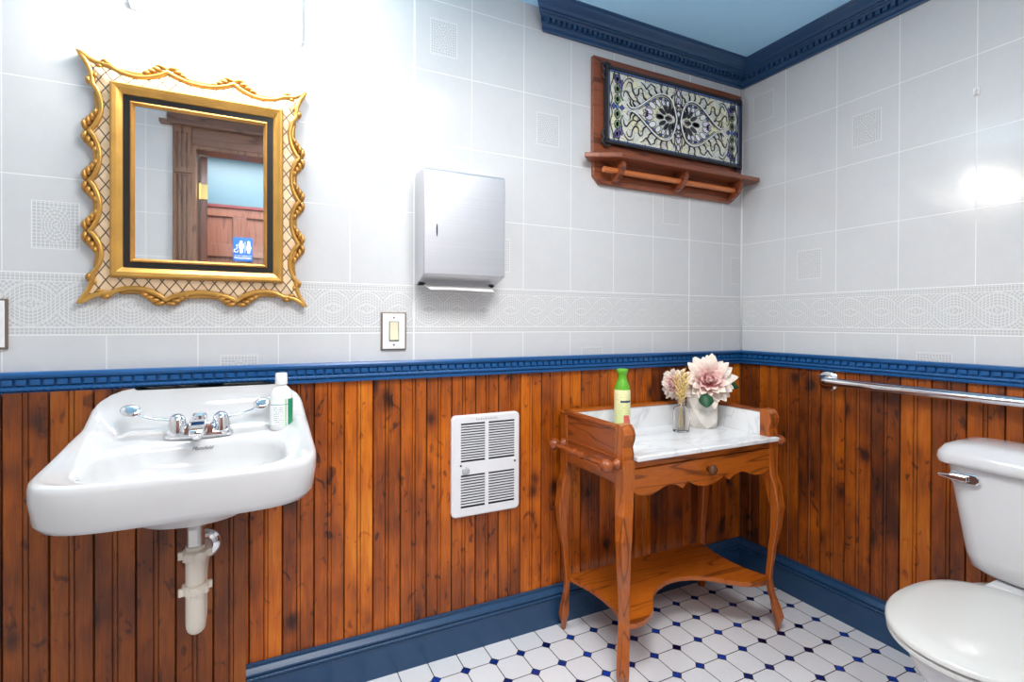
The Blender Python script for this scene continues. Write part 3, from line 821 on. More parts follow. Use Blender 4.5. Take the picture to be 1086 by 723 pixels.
# ------------------------------------------------------------------ towel dispenser
x0, x1, z0, z1, dd = -1.628, -1.330, 1.342, 1.692, .100
t = thing('paper_towel_dispenser', ((x0 + x1) / 2, 0, 1.31), 'brushed steel paper towel dispenser on the tiled wall right of the mirror', 'dispenser')
bm = bm_()
prof = [(0, z0 - .030), (-.012, z0 - .030), (-dd, z0), (-dd, z1 - .012), (-dd + .004, z1 - .003), (-dd + .012, z1), (0, z1)]
loft(bm, [[(x, y, z) for y, z in prof] for x in (x0, x1)]); obj('case', bm, M['stainless'], t, bev=.0035)
bm = bm_(); box(bm, x0 + .002, x1 - .002, -dd - .0016, -dd + .001, z0 + .001, z1 - .010); obj('front_cover', bm, M['stainless'], t, bev=.0012)
bm = bm_(); n = 14; cx, cz = x0 + .045, (z0 + z1) / 2 - .03
prism(bm, [(cx + .0026 * math.cos(2 * PI * i / n), cz + .022 * math.sin(2 * PI * i / n)) for i in range(n)], -dd - .0022, -dd - .0010); obj('level_slot', bm, M['black'], t)
for xa, xb in ((x0 + .006, x0 + .028), (x1 - .030, x1 - .008)):
    bm = bm_(); loft(bm, [[(x, y, z) for y, z in ((-.030, z0 - .0265), (-.012, z0 - .0305), (-.012, z0 - .0320), (-.031, z0 - .0280))] for x in (xa, xb)]); obj('dark_mouth', bm, M['dark'], t)
bm = bm_(); rr = []
for i in range(13):
    s_ = i / 12; xx = x0 + .022 + s_ * .246
    w_ = .0015 * math.sin(s_ * 5)
    rr.append([(xx, -.034, z0 - .0295), (xx + .002, -.048, z0 - .036 + w_ * .5), (x0 + .030 + s_ * .236, -.082, z0 - .050 + w_)])
loft(bm, rr, False, False, False)
o = obj('paper_towel', bm, M['paper'], None, smooth=True, label='white folded paper towel hanging from the steel dispenser mouth', cat='paper towel', origin=(x0 + .14, -.07, z0 - .04)); md = o.modifiers.new('s', 'SOLIDIFY'); md.thickness = .0012

# light switch and left plate
def switch_plate(cx, cz, w, h, label, rocker=True):
    t = thing('light_switch' if rocker else 'outlet_plate', (cx, 0, cz - h), label, 'switch' if rocker else 'outlet')
    bm = bm_(); box(bm, cx - w, cx + w, -.006, 0, cz - h, cz + h); obj('rim', bm, M['tan_edge'], t, bev=.001)
    bm = bm_(); box(bm, cx - w + .005, cx + w - .005, -.0085, -.006, cz - h + .005, cz + h - .005); obj('cover_plate', bm, M['plastic'], t, bev=.0015)
    bm = bm_(); box(bm, cx - .0165, cx + .0165, -.0098, -.0080, cz - .033, cz + .033); obj('frame', bm, M['dark'] if rocker else M['plastic'], t)
    if rocker:
        bm = bm_(); loft(bm, [[(x, y, z) for y, z in ((-.0085, cz - .031), (-.0150, cz - .029), (-.0110, cz + .002), (-.0108, cz + .031), (-.0085, cz + .031))] for x in (cx - .0145, cx + .0145)]); obj('rocker', bm, M['ivory'], t, bev=.001)
    for s in (-1, 1):
        bm = bm_(); lathe(bm, [(.003, 0), (.002, .0012)], (cx, -.0085, cz + s * .046), (0, -1, 0), 12); obj('screw', bm, M['lead'], t)
switch_plate(-1.7025, 1.152, .0430, .0640, 'ivory rocker light switch in white cover plate, left of the towel dispenser')
switch_plate(-2.7350, 1.175, .0430, .0640, 'metal outlet plate cut by the left edge of the photo, left of the basin', False)

# ------------------------------------------------------------------ wall heater
x0, x1, z0, z1 = -1.498, -1.227, .487, .850
t = thing('wall_heater', ((x0 + x1) / 2, -.006, z0), 'white louvred wall heater with small dial on the wooden wainscot', 'heater')
bm = bm_(); r = .018
rp = lambda m_, rr: [(cx + rr * math.cos(a), cz + rr * math.sin(a)) for cx, cz, a0 in ((x1 - m_ - rr, z1 - m_ - rr, 0), (x0 + m_ + rr, z1 - m_ - rr, PI / 2), (x0 + m_ + rr, z0 + m_ + rr, PI), (x1 - m_ - rr, z0 + m_ + rr, 1.5 * PI)) for a in [a0 + PI / 2 * i / 5 for i in range(6)]]
# frame built from bars so that the louvre openings are real
yB, yF = -.006, -.022
def fbox(a, b, c, d): box(bm, a, b, yF, yB, c, d)
gx = (x0 + .034, (x0 + x1) / 2 - .007, (x0 + x1) / 2 + .007, x1 - .022)
gz = (z0 + .032, z0 + .150, z0 + .196, z1 - .028)
loft(bm, [[(x, y, z) for x, z in rp(m_, rr)] for y, m_, rr in ((yB, 0, r), (yF + .004, 0, r), (yF + .0002, .005, r - .005))], True, False, False)
# face with four openings: strips
e = .005
xa, xb, za_, zb_ = x0 + .005, x1 - .005, z0 + .005, z1 - .005; q = .013
box(bm, xa + q, xb - q, yF, yF + .003, za_, za_ + q); box(bm, xa + q, xb - q, yF, yF + .003, zb_ - q, zb_)
box(bm, xa, xb, yF, yF + .003, za_ + q, gz[0]); box(bm, xa, xb, yF, yF + .003, gz[1], gz[2]); box(bm, xa, xb, yF, yF + .003, gz[3], zb_ - q)
for za, zb in ((gz[0], gz[1]), (gz[2], gz[3])):
    box(bm, xa, gx[0], yF, yF + .003, za, zb); box(bm, gx[1], gx[2], yF, yF + .003, za, zb); box(bm, gx[3], xb, yF, yF + .003, za, zb)
for cx, cz, a0 in ((xb - q, zb_ - q, 0), (xa + q, zb_ - q, PI / 2), (xa + q, za_ + q, PI), (xb - q, za_ + q, 1.5 * PI)):
    prism(bm, [(cx, cz)] + [(cx + q * math.cos(a), cz + q * math.sin(a)) for a in [a0 + PI / 2 * i / 6 for i in range(7)]], yF, yF + .003)
obj('front_panel', bm, M['heater'], t)
bm = bm_(); box(bm, x0 + .012, x1 - .012, -.0105, -.0065, z0 + .012, z1 - .012); obj('dark_interior', bm, M['dark'], t)
for ga, gb in ((gx[0], gx[1]), (gx[2], gx[3])):
    for za, zb, nn in ((gz[0], gz[1], 12), (gz[2], gz[3], 15)):
        bm = bm_()
        for k in range(nn - 1):
            z = za + (zb - za) * (k + 1) / nn
            loft(bm, [[(x, yF + .0005, z + .0004), (x, yF + .005, z + .0016), (x, yF + .005, z + .0024), (x, yF + .0005, z + .0020)] for x in (ga, gb)])
            box(bm, ga, gb, yF, yF + .0015, z - .0018, z + .0022)
        obj('louvre', bm, M['heater'], t)
bm = bm_(); lathe(bm, [(.013, 0), (.013, .008), (.010, .010), (.004, .011)], (x0 + .052, yF, gz[1] + .016), (0, -1, 0), 24); obj('dial', bm, plain('grey_dial_plastic', lin(178, 180, 182), .4), t, smooth=True, auto=40)
for sx_ in (x0 + .034, x1 - .020):
    bm = bm_(); lathe(bm, [(.004, 0), (.003, .0015)], (sx_, yF, gz[1] + .035 if sx_ < -1.4 else gz[1] + .030), (0, -1, 0), 12); obj('screw', bm, M['dark'], t)
bm = bm_()
for k in range(14): box(bm, -1.405 + .0062 * k, -1.401 + .0062 * k, yF - .0006, yF, z1 - .020, z1 - .014 + .002 * (k % 3 == 0))
obj('embossed_marks', bm, plain('faint_grey_print', lin(190, 190, 192), .5), t)

# ------------------------------------------------------------------ washstand
TX0, TX1, TY0, TY1 = -1.052, -.300, -.400, -.030
t = thing('washstand', ((TX0 + TX1) / 2, (TY0 + TY1) / 2, 0), 'oak washstand with marble top, cabriole legs and side towel bars in the corner', 'washstand')
PW = .045; MZ = .748; GZ = .842
OFF = [(0, .034), (.05, .036), (.09, .028), (.14, .012), (.20, .003), (.30, .012), (.40, .026), (.47, .030), (.55, .018), (.62, 0), (.70, 0)]
NN = [(0, .017), (.025, .024), (.055, .044), (.075, .042), (.12, .030), (.20, .027), (.32, .031), (.42, .046), (.50, .060), (.60, .064)]
TT = [(0, .030), (.05, .045), (.12, .044), (.25, .038), (.42, .050), (.50, .060), (.60, .064)]
for cx, cy, dx, dy in ((TX0 + PW / 2, TY0 + PW / 2, -1, -1), (TX1 - PW / 2, TY0 + PW / 2, 1, -1), (TX0 + PW / 2, TY1 - PW / 2, -1, 1), (TX1 - PW / 2, TY1 - PW / 2, 1, 1)):
    off_ = OFF if dy < 0 else [(z_, o_ * (.45 if z_ < .15 else .9)) for z_, o_ in OFF]
    d = Vector((dx, dy * (1 if dy < 0 else .25), 0)).normalized(); tn = Vector((-d.y, d.x, 0))
    dsec = Vector((dx, dy, 0)).normalized(); tsec = Vector((-dsec.y, dsec.x, 0))
    zs = [0, .012, .025, .04, .055, .07, .09, .11, .14, .17, .20, .24, .28, .32, .36, .40, .44, .48, .52, .56, .60]
    bm = bm_(); rings = []
    for z in zs:
        c = Vector((cx, cy, z)) + d * interp(off_, z); n_ = interp(NN, z) / 2; t_ = interp(TT, z) / 2
        r = []
        for k in range(8):   # diamond with slightly eased corners
            q = k // 2; s = 1 if k % 2 else -1
            base = (dsec * n_, tsec * t_, -dsec * n_, -tsec * t_)
            a = base[q]; b = base[(q + 1) % 4] if s > 0 else base[q - 1]
            r.append(c + a * .9 + b * .1)
        rings.append(r)
    rings.append([Vector((cx, cy, .64)) + v for v in [((dsec, tsec, -dsec, -tsec)[k // 2] * .9 + ((dsec, tsec, -dsec, -tsec)[(k // 2 + 1) % 4] if k % 2 else (dsec, tsec, -dsec, -tsec)[k // 2 - 1]) * .1) * PW * .7071 for k in range(8)]])
    loft(bm, rings)
    box(bm, cx - PW / 2, cx + PW / 2, cy - PW / 2, cy + PW / 2, .635, MZ - .012 if dy < 0 else GZ - .01)
    if dy < 0:   # post rising beside the marble with a rounded bull-nose top
        y0_ = cy - PW / 2; y1_ = cy + PW / 2
        pr = [(y1_, MZ - .014), (y0_ + .006, MZ - .014), (y0_ + .003, MZ + .004), (y0_ + .008, MZ + .030), (y0_ - .001, MZ + .055), (y0_ - .004, GZ - .022), (y0_ + .002, GZ - .006), (y0_ + .014, GZ + .008), (y1_ - .006, GZ + .010), (y1_, GZ + .004)]
        loft(bm, [[(x, y, z) for y, z in pr] for x in (cx - PW / 2, cx + PW / 2)])
    obj('leg', bm, M['oak_z'], t, bev=.002)
# marble top and splash
bm = bm_(); box(bm, TX0 + PW * .4, TX1 - PW * .4, TY0 + .012, TY1 - .02, MZ - .016, MZ); box(bm, TX0 + PW + .004, TX1 - .012, TY0 - .012, TY0 + .02, MZ - .016, MZ)
obj('marble_top', bm, M['marble'], t, bev=.003)
bm = bm_(); box(bm, TX0 + .02, TX1 - .02, TY1 - .038, TY1 - .020, MZ, GZ - .008); box(bm, TX1 - .040, TX1 - .020, TY0 + PW + .001, TY1 - .038, MZ, GZ - .008); box(bm, TX0 + .020, TX0 + .040, TY0 + PW + .001, TY1 - .038, MZ, GZ - .008)
obj('marble_splash', bm, M['marble'], t, bev=.0015)
bm = bm_(); box(bm, TX0 + .01, TX1 - .01, TY1 - .020, TY1, MZ - .12, GZ); box(bm, TX0 - .004, TX1 + .004, TY1 - .030, TY1 + .004, GZ - .008, GZ + .002)
obj('back_board', bm, M['oak_x'], t, bev=.002)
for xa, xb in ((TX0 + .004, TX0 + .020), (TX1 - .020, TX1 - .004)):
    bm = bm_(); box(bm, xa, xb, TY0 + PW - .002, TY1 - PW + .002, .652, GZ - .006)
    xc = (xa + xb) / 2
    box(bm, xc - .013, xc + .017 if xa < -1 else xc + .013, TY0 + PW - .002, TY1 - .01, GZ - .008, GZ + .002)
    box(bm, xc - .010, xc + .010, TY0 + PW - .002, TY1 - PW + .002, .735, .741); box(bm, xc - .011, xc + .011, TY0 + PW - .002, TY1 - PW + .002, .655, .688)
    obj('side_panel', bm, M['oak_y'], t, bev=.0015)
bm = bm_(); box(bm, TX0 + PW - .002, TX1 - PW + .002, TY0 + .010, TY0 + .030, .706, MZ - .016); obj('front_rail', bm, M['oak_x'], t, bev=.0015)
half = [(-.980, .617), (-.955, .613), (-.925, .614), (-.900, .622), (-.878, .631), (-.855, .635), (-.832, .633), (-.812, .627), (-.791, .614), (-.776, .628), (-.765, .636), (-.750, .626), (-.727, .616), (-.700, .610), (-.675, .608)]
cxm = (TX0 + TX1) / 2
low = [(-1.008, .630)] + half + [(2 * cxm - x, z) for x, z in reversed(half[:-1])] + [(2 * cxm + 1.008, .630)]
bm = bm_()
pts = low + [(2 * cxm + 1.008, .703), (-1.008, .703)]
# strip construction keeps the scalloped edge clean
r0 = [(x, z) for x, z in low]
loft(bm, [[(x, TY0 + .004, z), (x, TY0 + .004, .7035), (x, TY0 + .022, .7035), (x, TY0 + .022, z)] for x, z in low])
dr = obj('drawer', bm, M['oak_x'], t, smooth=False)
bm = bm_(); lathe(bm, [(.009, 0), (.007, .008), (.009, .012), (.016, .017), (.0175, .023), (.013, .029), (.001, .031)], (cxm + .006, TY0 + .004, .668), (0, -1, 0), 24); obj('knob', bm, plain('dark_turned_knob', lin(96, 58, 34), .25), dr, smooth=True)
# lower shelf with concave sides
c = cxm
fe = [(-1.030, -.385), (-1.000, -.400), (-.960, -.396), (-.926, -.384), (-.895, -.366), (-.865, -.338), (-.835, -.304), (-.805, -.278), (-.765, -.256), (-.715, -.240), (-.675, -.236)]
front = fe + [(2 * c - x, y) for x, y in reversed(fe[:-1])]
rs = [(-.326, -.360), (-.346, -.300), (-.352, -.225), (-.346, -.150), (-.328, -.085)]
bk = [(-.318, -.047), (-1.034, -.047)]
ls = [(-1.022, -.085), (-1.004, -.150), (-.998, -.225), (-1.004, -.300), (-1.026, -.360)]
bm = bm_(); rgn = front + rs + bk + ls
prism(bm, rgn, .184, .202, 'xy'); obj('lower_shelf', bm, M['oak_x'], t, bev=.002)
# towel bars either side
for sg, X0 in ((-1, TX0), (1, TX1)):
    xb = X0 + sg * .046
    bm = bm_()
    ya, yb = TY1 - .028, TY0 + .030
    L = yb - ya
    prof = [(.0, -.026), (.012, -.023), (.020, -.012), (.0225, 0), (.020, .012), (.010, .020), (.007, .022), (.011, .028), (.008, .034), (.0085, .10), (.011, .118), (.0075, .124), (.0135, .132), (.0135, .140), (.0075, .147), (.011, .153)]
    Lm = abs(L)
    full = prof + [(r, Lm - h) for r, h in reversed(prof)]
    full = [q for i, q in enumerate(full) if i == 0 or q[1] > full[i - 1][1] - 1e-6 or q[1] > Lm / 2]
    full = sorted(full, key=lambda q: q[1])
    lathe(bm, full, (xb, ya, .722), (0, -1, 0), 20)
    bar = obj('towel_bar', bm, M['oak_y'], t, smooth=True)
    for yy in (ya - .0, yb + .0):
        bm = bm_(); lathe(bm, [(.018, 0), (.019, .004), (.014, .010), (.009, .016), (.010, .034), (.012, .040)], (X0, yy, .722), (sg, 0, 0), 20); obj('mount', bm, M['oak_y'], bar, smooth=True)

# things on the washstand -------------------------------------------------
bx, by, bz = -.862, -.165, MZ
t = thing('lotion_bottle', (bx, by, bz), 'tall pale yellow bottle with bright green neck at the left of the marble top', 'bottle')
bm = bm_(); lathe(bm, [(.026, 0), (.030, .004), (.030, .170), (.029, .182), (.0285, .184)], (bx, by, bz), seg=32)
def lotion_mat():
    m, nt, b = new_mat('cream_label'); p, x, y, z = pos(nt); zz = z - bz; xx = x - bx; yy = y - by
    n = noise(nt, comb(nt, x * 160, y * 160, fl(zz / .010) * 3.), 1, 2)
    dash = lt(ab(fr(zz / .010) - .5), .2) * gt(n, .52) * gt(zz, .075)
    c = mix(nt, sstep(zz, .0, .19), lin(214, 226, 150), lin(242, 238, 184))
    c = mix(nt, dash * .45, c, lin(190, 190, 110))
    c = mix(nt, lt(ab(zz - .139), .0035) * gt(xx - yy * .2, -.02) * lt(xx, .016), c, lin(34, 54, 96))
    s = (xx + .02) * 1.3 + (zz - .055) * .8
    c = mix(nt, gt(xx - yy * .4, -.004) * lt(zz, .088) * gt(zz, .03) * lt(xx * 2.2 + zz, .098), c, lin(222, 96, 84))
    c = mix(nt, gt(xx, .017), c, lin(222, 226, 214))
    c = mix(nt, gt(xx, .021) * lt(fr(zz / .022), .45), c, lin(60, 84, 140))
    setp(b, base=c, rough=.35); return m
obj('bottle_body', bm, lotion_mat(), t, smooth=True, auto=50)
bm = bm_(); lathe(bm, [(.0290, .182), (.0270, .195), (.0200, .213), (.0155, .226), (.0150, .236), (.0185, .245), (.0215, .250), (.0215, .257), (.018, .261), (.001, .262)], (bx, by, bz), seg=32); obj('green_neck_cap', bm, M['green'], t, smooth=True, auto=50)

# faceted vase
vx, vy = -.425, -.150
t = thing('ceramic_vase', (vx, vy, MZ), 'off-white faceted ceramic vase holding pink dahlias on the marble top', 'vase')
bm = bm_()
def hexr(r, z, rot, n=6): return [(vx + r * math.cos(2 * PI * i / n + rot), vy + r * math.sin(2 * PI * i / n + rot), MZ + z) for i in range(n)]
A = [bm.verts.new(p) for p in hexr(.054, 0, .1)]; B = [bm.verts.new(p) for p in hexr(.067, .030, .1 + PI / 6)]
C_ = [bm.verts.new(p) for p in hexr(.060, .078, .1)]; D = [bm.verts.new(p) for p in hexr(.066, .125, .1 + PI / 6)]; E_ = [bm.verts.new(p) for p in hexr(.060, .150, .1)]
F = [bm.verts.new(p) for p in hexr(.054, .150, .1)]; G = [bm.verts.new(p) for p in hexr(.044, .02, .1)]
n = 6
bm.faces.new(A[::-1]); bm.faces.new(G)
for i in range(n):
    j = (i + 1) % n
    bm.faces.new((A[i], A[j], B[i])); bm.faces.new((A[j], B[j], B[i])); bm.faces.new((B[i], B[j], C_[j])); bm.faces.new((B[i], C_[j], C_[i]))
    bm.faces.new((C_[i], C_[j], D[i])); bm.faces.new((C_[j], D[j], D[i])); bm.faces.new((D[i], D[j], E_[j])); bm.faces.new((D[i], E_[j], E_[i]))
    bm.faces.new((E_[i], E_[j], F[j], F[i])); bm.faces.new((F[i], F[j], G[j], G[i]))
obj('vase_body', bm, M['vase'], t, bev=.0025)

def petal(bm, lay, base, d, up, L, W, curl, cup=.3, tone=1.):
    """one pointed cupped petal growing from base along d; up = face normal"""
    d = d.normalized(); side = d.cross(up).normalized(); up = side.cross(d).normalized()
    rows = []
    for i, (s, w) in enumerate(((0, .22), (.2, .62), (.42, .95), (.62, 1.), (.8, .74), (.93, .34), (1., .03))):
        c = base + d * L * s + up * (curl * L * s * s)
        rows.append([(c - side * W * w + up * W * cup * w, s), (c, s), (c + side * W * w + up * W * cup * w, s)])
    vs = []
    for r in rows:
        q = []
        for p, s in r:
            v = bm.verts.new(p); v[lay] = s * tone; q.append(v)
        vs.append(q)
    for a, b in zip(vs, vs[1:]):
        for k in (0, 1): bm.faces.new((a[k], a[k + 1], b[k + 1], b[k]))
def bloom(center, face, R, rnd, layers=6):
    bm = bm_(); lay = bm.verts.layers.float.new('petal_t')
    face = Vector(face).normalized(); a, b = frame_for(face)
    for l in range(layers):
        k = l / (layers - 1); cnt = int(17 - 10 * k)
        tilt = math.radians(-8 + 82 * k ** 1.05)
        for i in range(cnt):
            th = 2 * PI * (i + .5 * (l % 2)) / cnt + rnd.uniform(-.12, .12)
            tl = tilt + rnd.uniform(-.14, .14)
            rad = a * math.cos(th) + b * math.sin(th)
            d = rad * math.cos(tl) + face * math.sin(tl)
            up = face * math.cos(tl) - rad * math.sin(tl)
            L = R * (1.0 - .42 * k) * rnd.uniform(.88, 1.08)
            petal(bm, lay, Vector(center) + rad * R * .06 * (1 - k) + face * R * (.02 + .12 * k), d, up, L, R * (.20 - .07 * k), .16 + .22 * k, .42, 1.12 - .62 * k)
    return bm
rf = random.Random(11)
def dahlia(name, center, face, R, label, leaves, stem_to):
    t = thing(name, stem_to, label, 'flower')
    o = obj('bloom', bloom(center, face, R, rf), M['petal'], t, smooth=True)
    md = o.modifiers.new('s', 'SOLIDIFY'); md.thickness = .0009
    bm = bm_(); cc_ = Vector(center) - Vector(face).normalized() * .012
    tube(bm, catmull([tuple(stem_to), (stem_to[0] * .6 + cc_.x * .4, stem_to[1] * .6 + cc_.y * .4, MZ + .14), tuple(cc_)], 6), .0028, 8); obj('stem', bm, M['leafm'], t, smooth=True)
    for (b0, d, up, L, W) in leaves:
        bm = bm_(); lay = bm.verts.layers.float.new('petal_t'); petal(bm, lay, Vector(b0), Vector(d), Vector(up), L, W, -.25, .12)
        o = obj('leaf', bm, M['leafm'], t, smooth=True); md = o.modifiers.new('s', 'SOLIDIFY'); md.thickness = .0008
view = Vector((-1.62, -1.45, .30)).normalized()
dahlia('pink_dahlia', (-.415, -.170, MZ + .192), (-.62, -.72, .30), .106, 'large pink and cream dahlia facing the room from the faceted vase',
       [((-.47, -.205, MZ + .150), (-.45, -.55, -.8), (-.7, -.7, .4), .060, .028), ((-.37, -.19, MZ + .185), (.75, -.25, -.05), (-.5, -.6, .6), .100, .022)], (-.425, -.150, MZ + .025))
dahlia('pink_dahlia', (-.520, -.100, MZ + .176), (-.95, -.15, .22), .066, 'smaller pink dahlia turned left behind the glass bottle and dried grass', [], (-.440, -.140, MZ + .025))

# glass bottle and dried grass
gx_, gy_ = -.580, -.185
t = thing('glass_bottle', (gx_, gy_, MZ), 'small clear square glass bottle holding dried grass, left of the vase', 'bottle')
bm = bm_()
def sqr(r, z, k=.8, n=24):
    out = []
    for i in range(n):
        a = 2 * PI * i / n + .35; e = 5 * k + 2 * (1 - k); c_, s_ = math.cos(a), math.sin(a); q = (abs(c_) ** e + abs(s_) ** e) ** (-1 / e)
        x, y = r * q * c_, r * q * s_; w = .28
        out.append((gx_ + x * math.cos(w) - y * math.sin(w), gy_ + x * math.sin(w) + y * math.cos(w), MZ + z))
    return out
loft(bm, [sqr(.024, 0), sqr(.027, .003), sqr(.0275, .085), sqr(.025, .094), sqr(.016, .102, 0), sqr(.014, .106, 0), sqr(.0145, .122, 0), sqr(.017, .124, 0), sqr(.017, .130, 0), sqr(.0125, .130, 0), sqr(.0122, .106, 0), sqr(.0225, .092), sqr(.0248, .083), sqr(.0245, .010), sqr(.020, .008)])
obj('bottle_body', bm, M['glass'], t, smooth=True, auto=60)
rg = random.Random(5)
gl_lab = ['tallest dried grass stalk with a straw-coloured head in the glass bottle', 'dried grass stalk leaning left in the small glass bottle', 'dried grass stalk leaning right towards the large dahlia', 'short dried grass stalk at the front of the glass bottle']
for i, (tx, ty, h) in enumerate(((.006, .0, .232), (-.020, .006, .212), (.024, -.004, .218), (.002, -.014, .192))):
    b0 = Vector((gx_ + (-.010, .008, -.006, .004)[i], gy_ + (.004, -.006, -.004, .008)[i], MZ + .011)); nk = Vector((gx_ + tx * .12, gy_ + ty * .12, MZ + .12)); tp = Vector((gx_ + tx, gy_ + ty, MZ + h))
    st = thing('dried_grass_stalk', tuple(b0), gl_lab[i], 'dried grass', 'dried grass stalks in the glass bottle')
    bm = bm_(); path = catmull([b0, nk, nk * .4 + tp * .6, tp], 6); tube(bm, path, .0016, 6); obj('stem', bm, M['wheat'], st, smooth=True)
    bm = bm_(); ax = (tp - nk).normalized(); pa, pb = frame_for(ax)
    for k in range(16):
        s = k / 15; c0 = tp - ax * .088 * (1 - s); th = k * 2.4
        dv = (ax * .8 + (pa * math.cos(th) + pb * math.sin(th)) * .55).normalized()
        tube(bm, [c0, c0 + dv * .009, c0 + dv * .019, c0 + dv * .028], [.0012, .0040, .0030, .0004], 6)
    obj('seed_head', bm, M['wheat'], st, smooth=True)

# ------------------------------------------------------------------ stained glass shelf
X0, X1 = -.893, -.030
t = thing('towel_shelf', ((X0 + X1) / 2, 0, 1.745), 'red-brown wooden wall shelf with hanging rod, high in the corner', 'shelf')
bm = bm_()
box(bm, X0, X1, -.020, 0, 1.850, 2.262); prism(bm, [(X0 + .004, 1.852), (X0 + .004, 1.780), (X0 + .035, 1.748), (X1 - .065, 1.748), (X1 - .020, 1.785), (X1 - .020, 1.852)], -.018, 0)
obj('back_board', bm, M['mahog'], t, bev=.002)
bm = bm_(); prism(bm, [(X0 - .012, -.0005), (X0 - .062, -.045), (-.818, -.108), (-.016, -.108), (-.010, -.080), (-.010, -.0005)], 1.835, 1.855, 'xy'); obj('ledge', bm, M['mahog'], t, bev=.004)
for xx in (-.792, -.452, -.112):
    bm = bm_(); w = .010
    prism(bm, [(-.018, 1.836), (-.086, 1.836), (-.090, 1.812), (-.074, 1.780), (-.050, 1.762), (-.018, 1.758)], xx - w, xx + w, 'yz'); obj('bracket', bm, M['mahog'], t, bev=.002)
bm = bm_(); tube(bm, [(-.866, -.052, 1.797), (-.084, -.052, 1.797)], .0115, 16); obj('hanging_rod', bm, M['mahog_l'], t, smooth=True, auto=40)

# stained glass panel
PX0, PX1, PZ0, PZ1 = -.845, -.050, 1.912, 2.226
pcx, pcz, ph = (PX0 + PX1) / 2, (PZ0 + PZ1) / 2, (PZ1 - PZ0) / 2
t = thing('stained_glass_panel', (pcx, -.020, 1.856), 'framed stained glass panel with mirrored heart and petal design, above the wooden ledge', 'stained glass')
fw = .0115
bm = bm_(); rect_ring(bm, [((PX1 - PX0) / 2, ph, -.0205), ((PX1 - PX0) / 2, ph, -.040), ((PX1 - PX0) / 2 - fw, ph - fw, -.040), ((PX1 - PX0) / 2 - fw, ph - fw, -.030)], pcx, pcz)
# scrolled corner ears
for sx_, sz_ in ((-1, 1), (-1, -1), (1, 1), (1, -1)):
    ex, ez = pcx + sx_ * ((PX1 - PX0) / 2), pcz + sz_ * ph
    if sx_ > 0: ex -= .014
    tube(bm, catmull([(ex + (-.002), -.033, ez - sz_ * .055), (ex - .012, -.033, ez - sz_ * .04), (ex - .006, -.033, ez - sz_ * .022), (ex - .014, -.033, ez - sz_ * .006), (ex + .004, -.033, ez + sz_ * .010), (ex + .026, -.033, ez + sz_ * .006)], 5) if sx_ < 0 else catmull([(ex + .010, -.033, ez - sz_ * .035), (ex + .016, -.033, ez - sz_ * .018), (ex + .010, -.033, ez + sz_ * .006), (ex - .02, -.033, ez + sz_ * .004)], 5), .0048, 8)
obj('iron_frame', bm, M['lead'], t)
def sg_back():
    m, nt, b = new_mat('opalescent_cream_glass'); p, x, y, z = pos(nt)
    v = voro(nt, comb(nt, x, 0., z * 1.1), 26); ve = voro(nt, comb(nt, x, 0., z * 1.1), 26, 'DISTANCE_TO_EDGE')
    n = noise(nt, p, 16, 3)
    c = ramp(nt, V(nt, v.outputs['Color']) if False else n, [(.32, lin(244, 240, 214)), (.5, lin(226, 228, 222)), (.62, lin(246, 242, 198)), (.75, lin(214, 208, 212))])
    e = lt(V(nt, ve.outputs['Distance']), .022) * .5
    c = mix(nt, e, c, lin(60, 60, 60))
    setp(b, base=c, rough=.12, spec=.6); return m
bm = bm_(); box(bm, PX0 + .006, PX1 - .006, -.031, -.0215, PZ0 + .006, PZ1 - .006); obj('cream_glass', bm, sg_back(), t)
GM = {}
def gm(k, c):
    if k not in GM: GM[k] = plain('glass_' + k, lin(*c), .12, nz=.15)
    return GM[k]
pieces = {k: bm_() for k in ('blue', 'purple', 'green', 'white', 'lilac', 'rose', 'smoke', 'sky')}
cm = bm_(); wc = bm_()
yG = -.031
def gpoly(k, pts):
    prism(pieces[k], [(x, z) for x, z in pts], yG, yG - .0022)
def came(pts, r=.0016): tube(cm, [(x, yG - .0022, z) for x, z in pts], r, 5)
def wcame(pts, r=.0030):
    tube(cm, [(x, yG - .0012, z) for x, z in pts], r * 1.75, 6)
    tube(wc, [(x, yG - .0045, z) for x, z in pts], r, 6)
def ell(cx, cz, a, b, rot, n=14): return [(cx + a * math.cos(s) * math.cos(rot) - b * math.sin(s) * math.sin(rot), cz + a * math.cos(s) * math.sin(rot) + b * math.sin(s) * math.cos(rot)) for s in [2 * PI * i / n for i in range(n)]]
def glob(k, cx, cz, a, b, rot, n=14, r=.0014):
    q = ell(cx, cz, a, b, rot, n); gpoly(k, q); came(q + [q[0]], r)
def mir(sx_, pts): return [(pcx + sx_ * x, pcz + z) for x, z in pts]
def sm2(P, n=5): return [(v.x, v.z) for v in catmull([(x, 0, z) for x, z in P], n)]
HW = (PX1 - PX0) / 2 - fw; HH = ph - fw
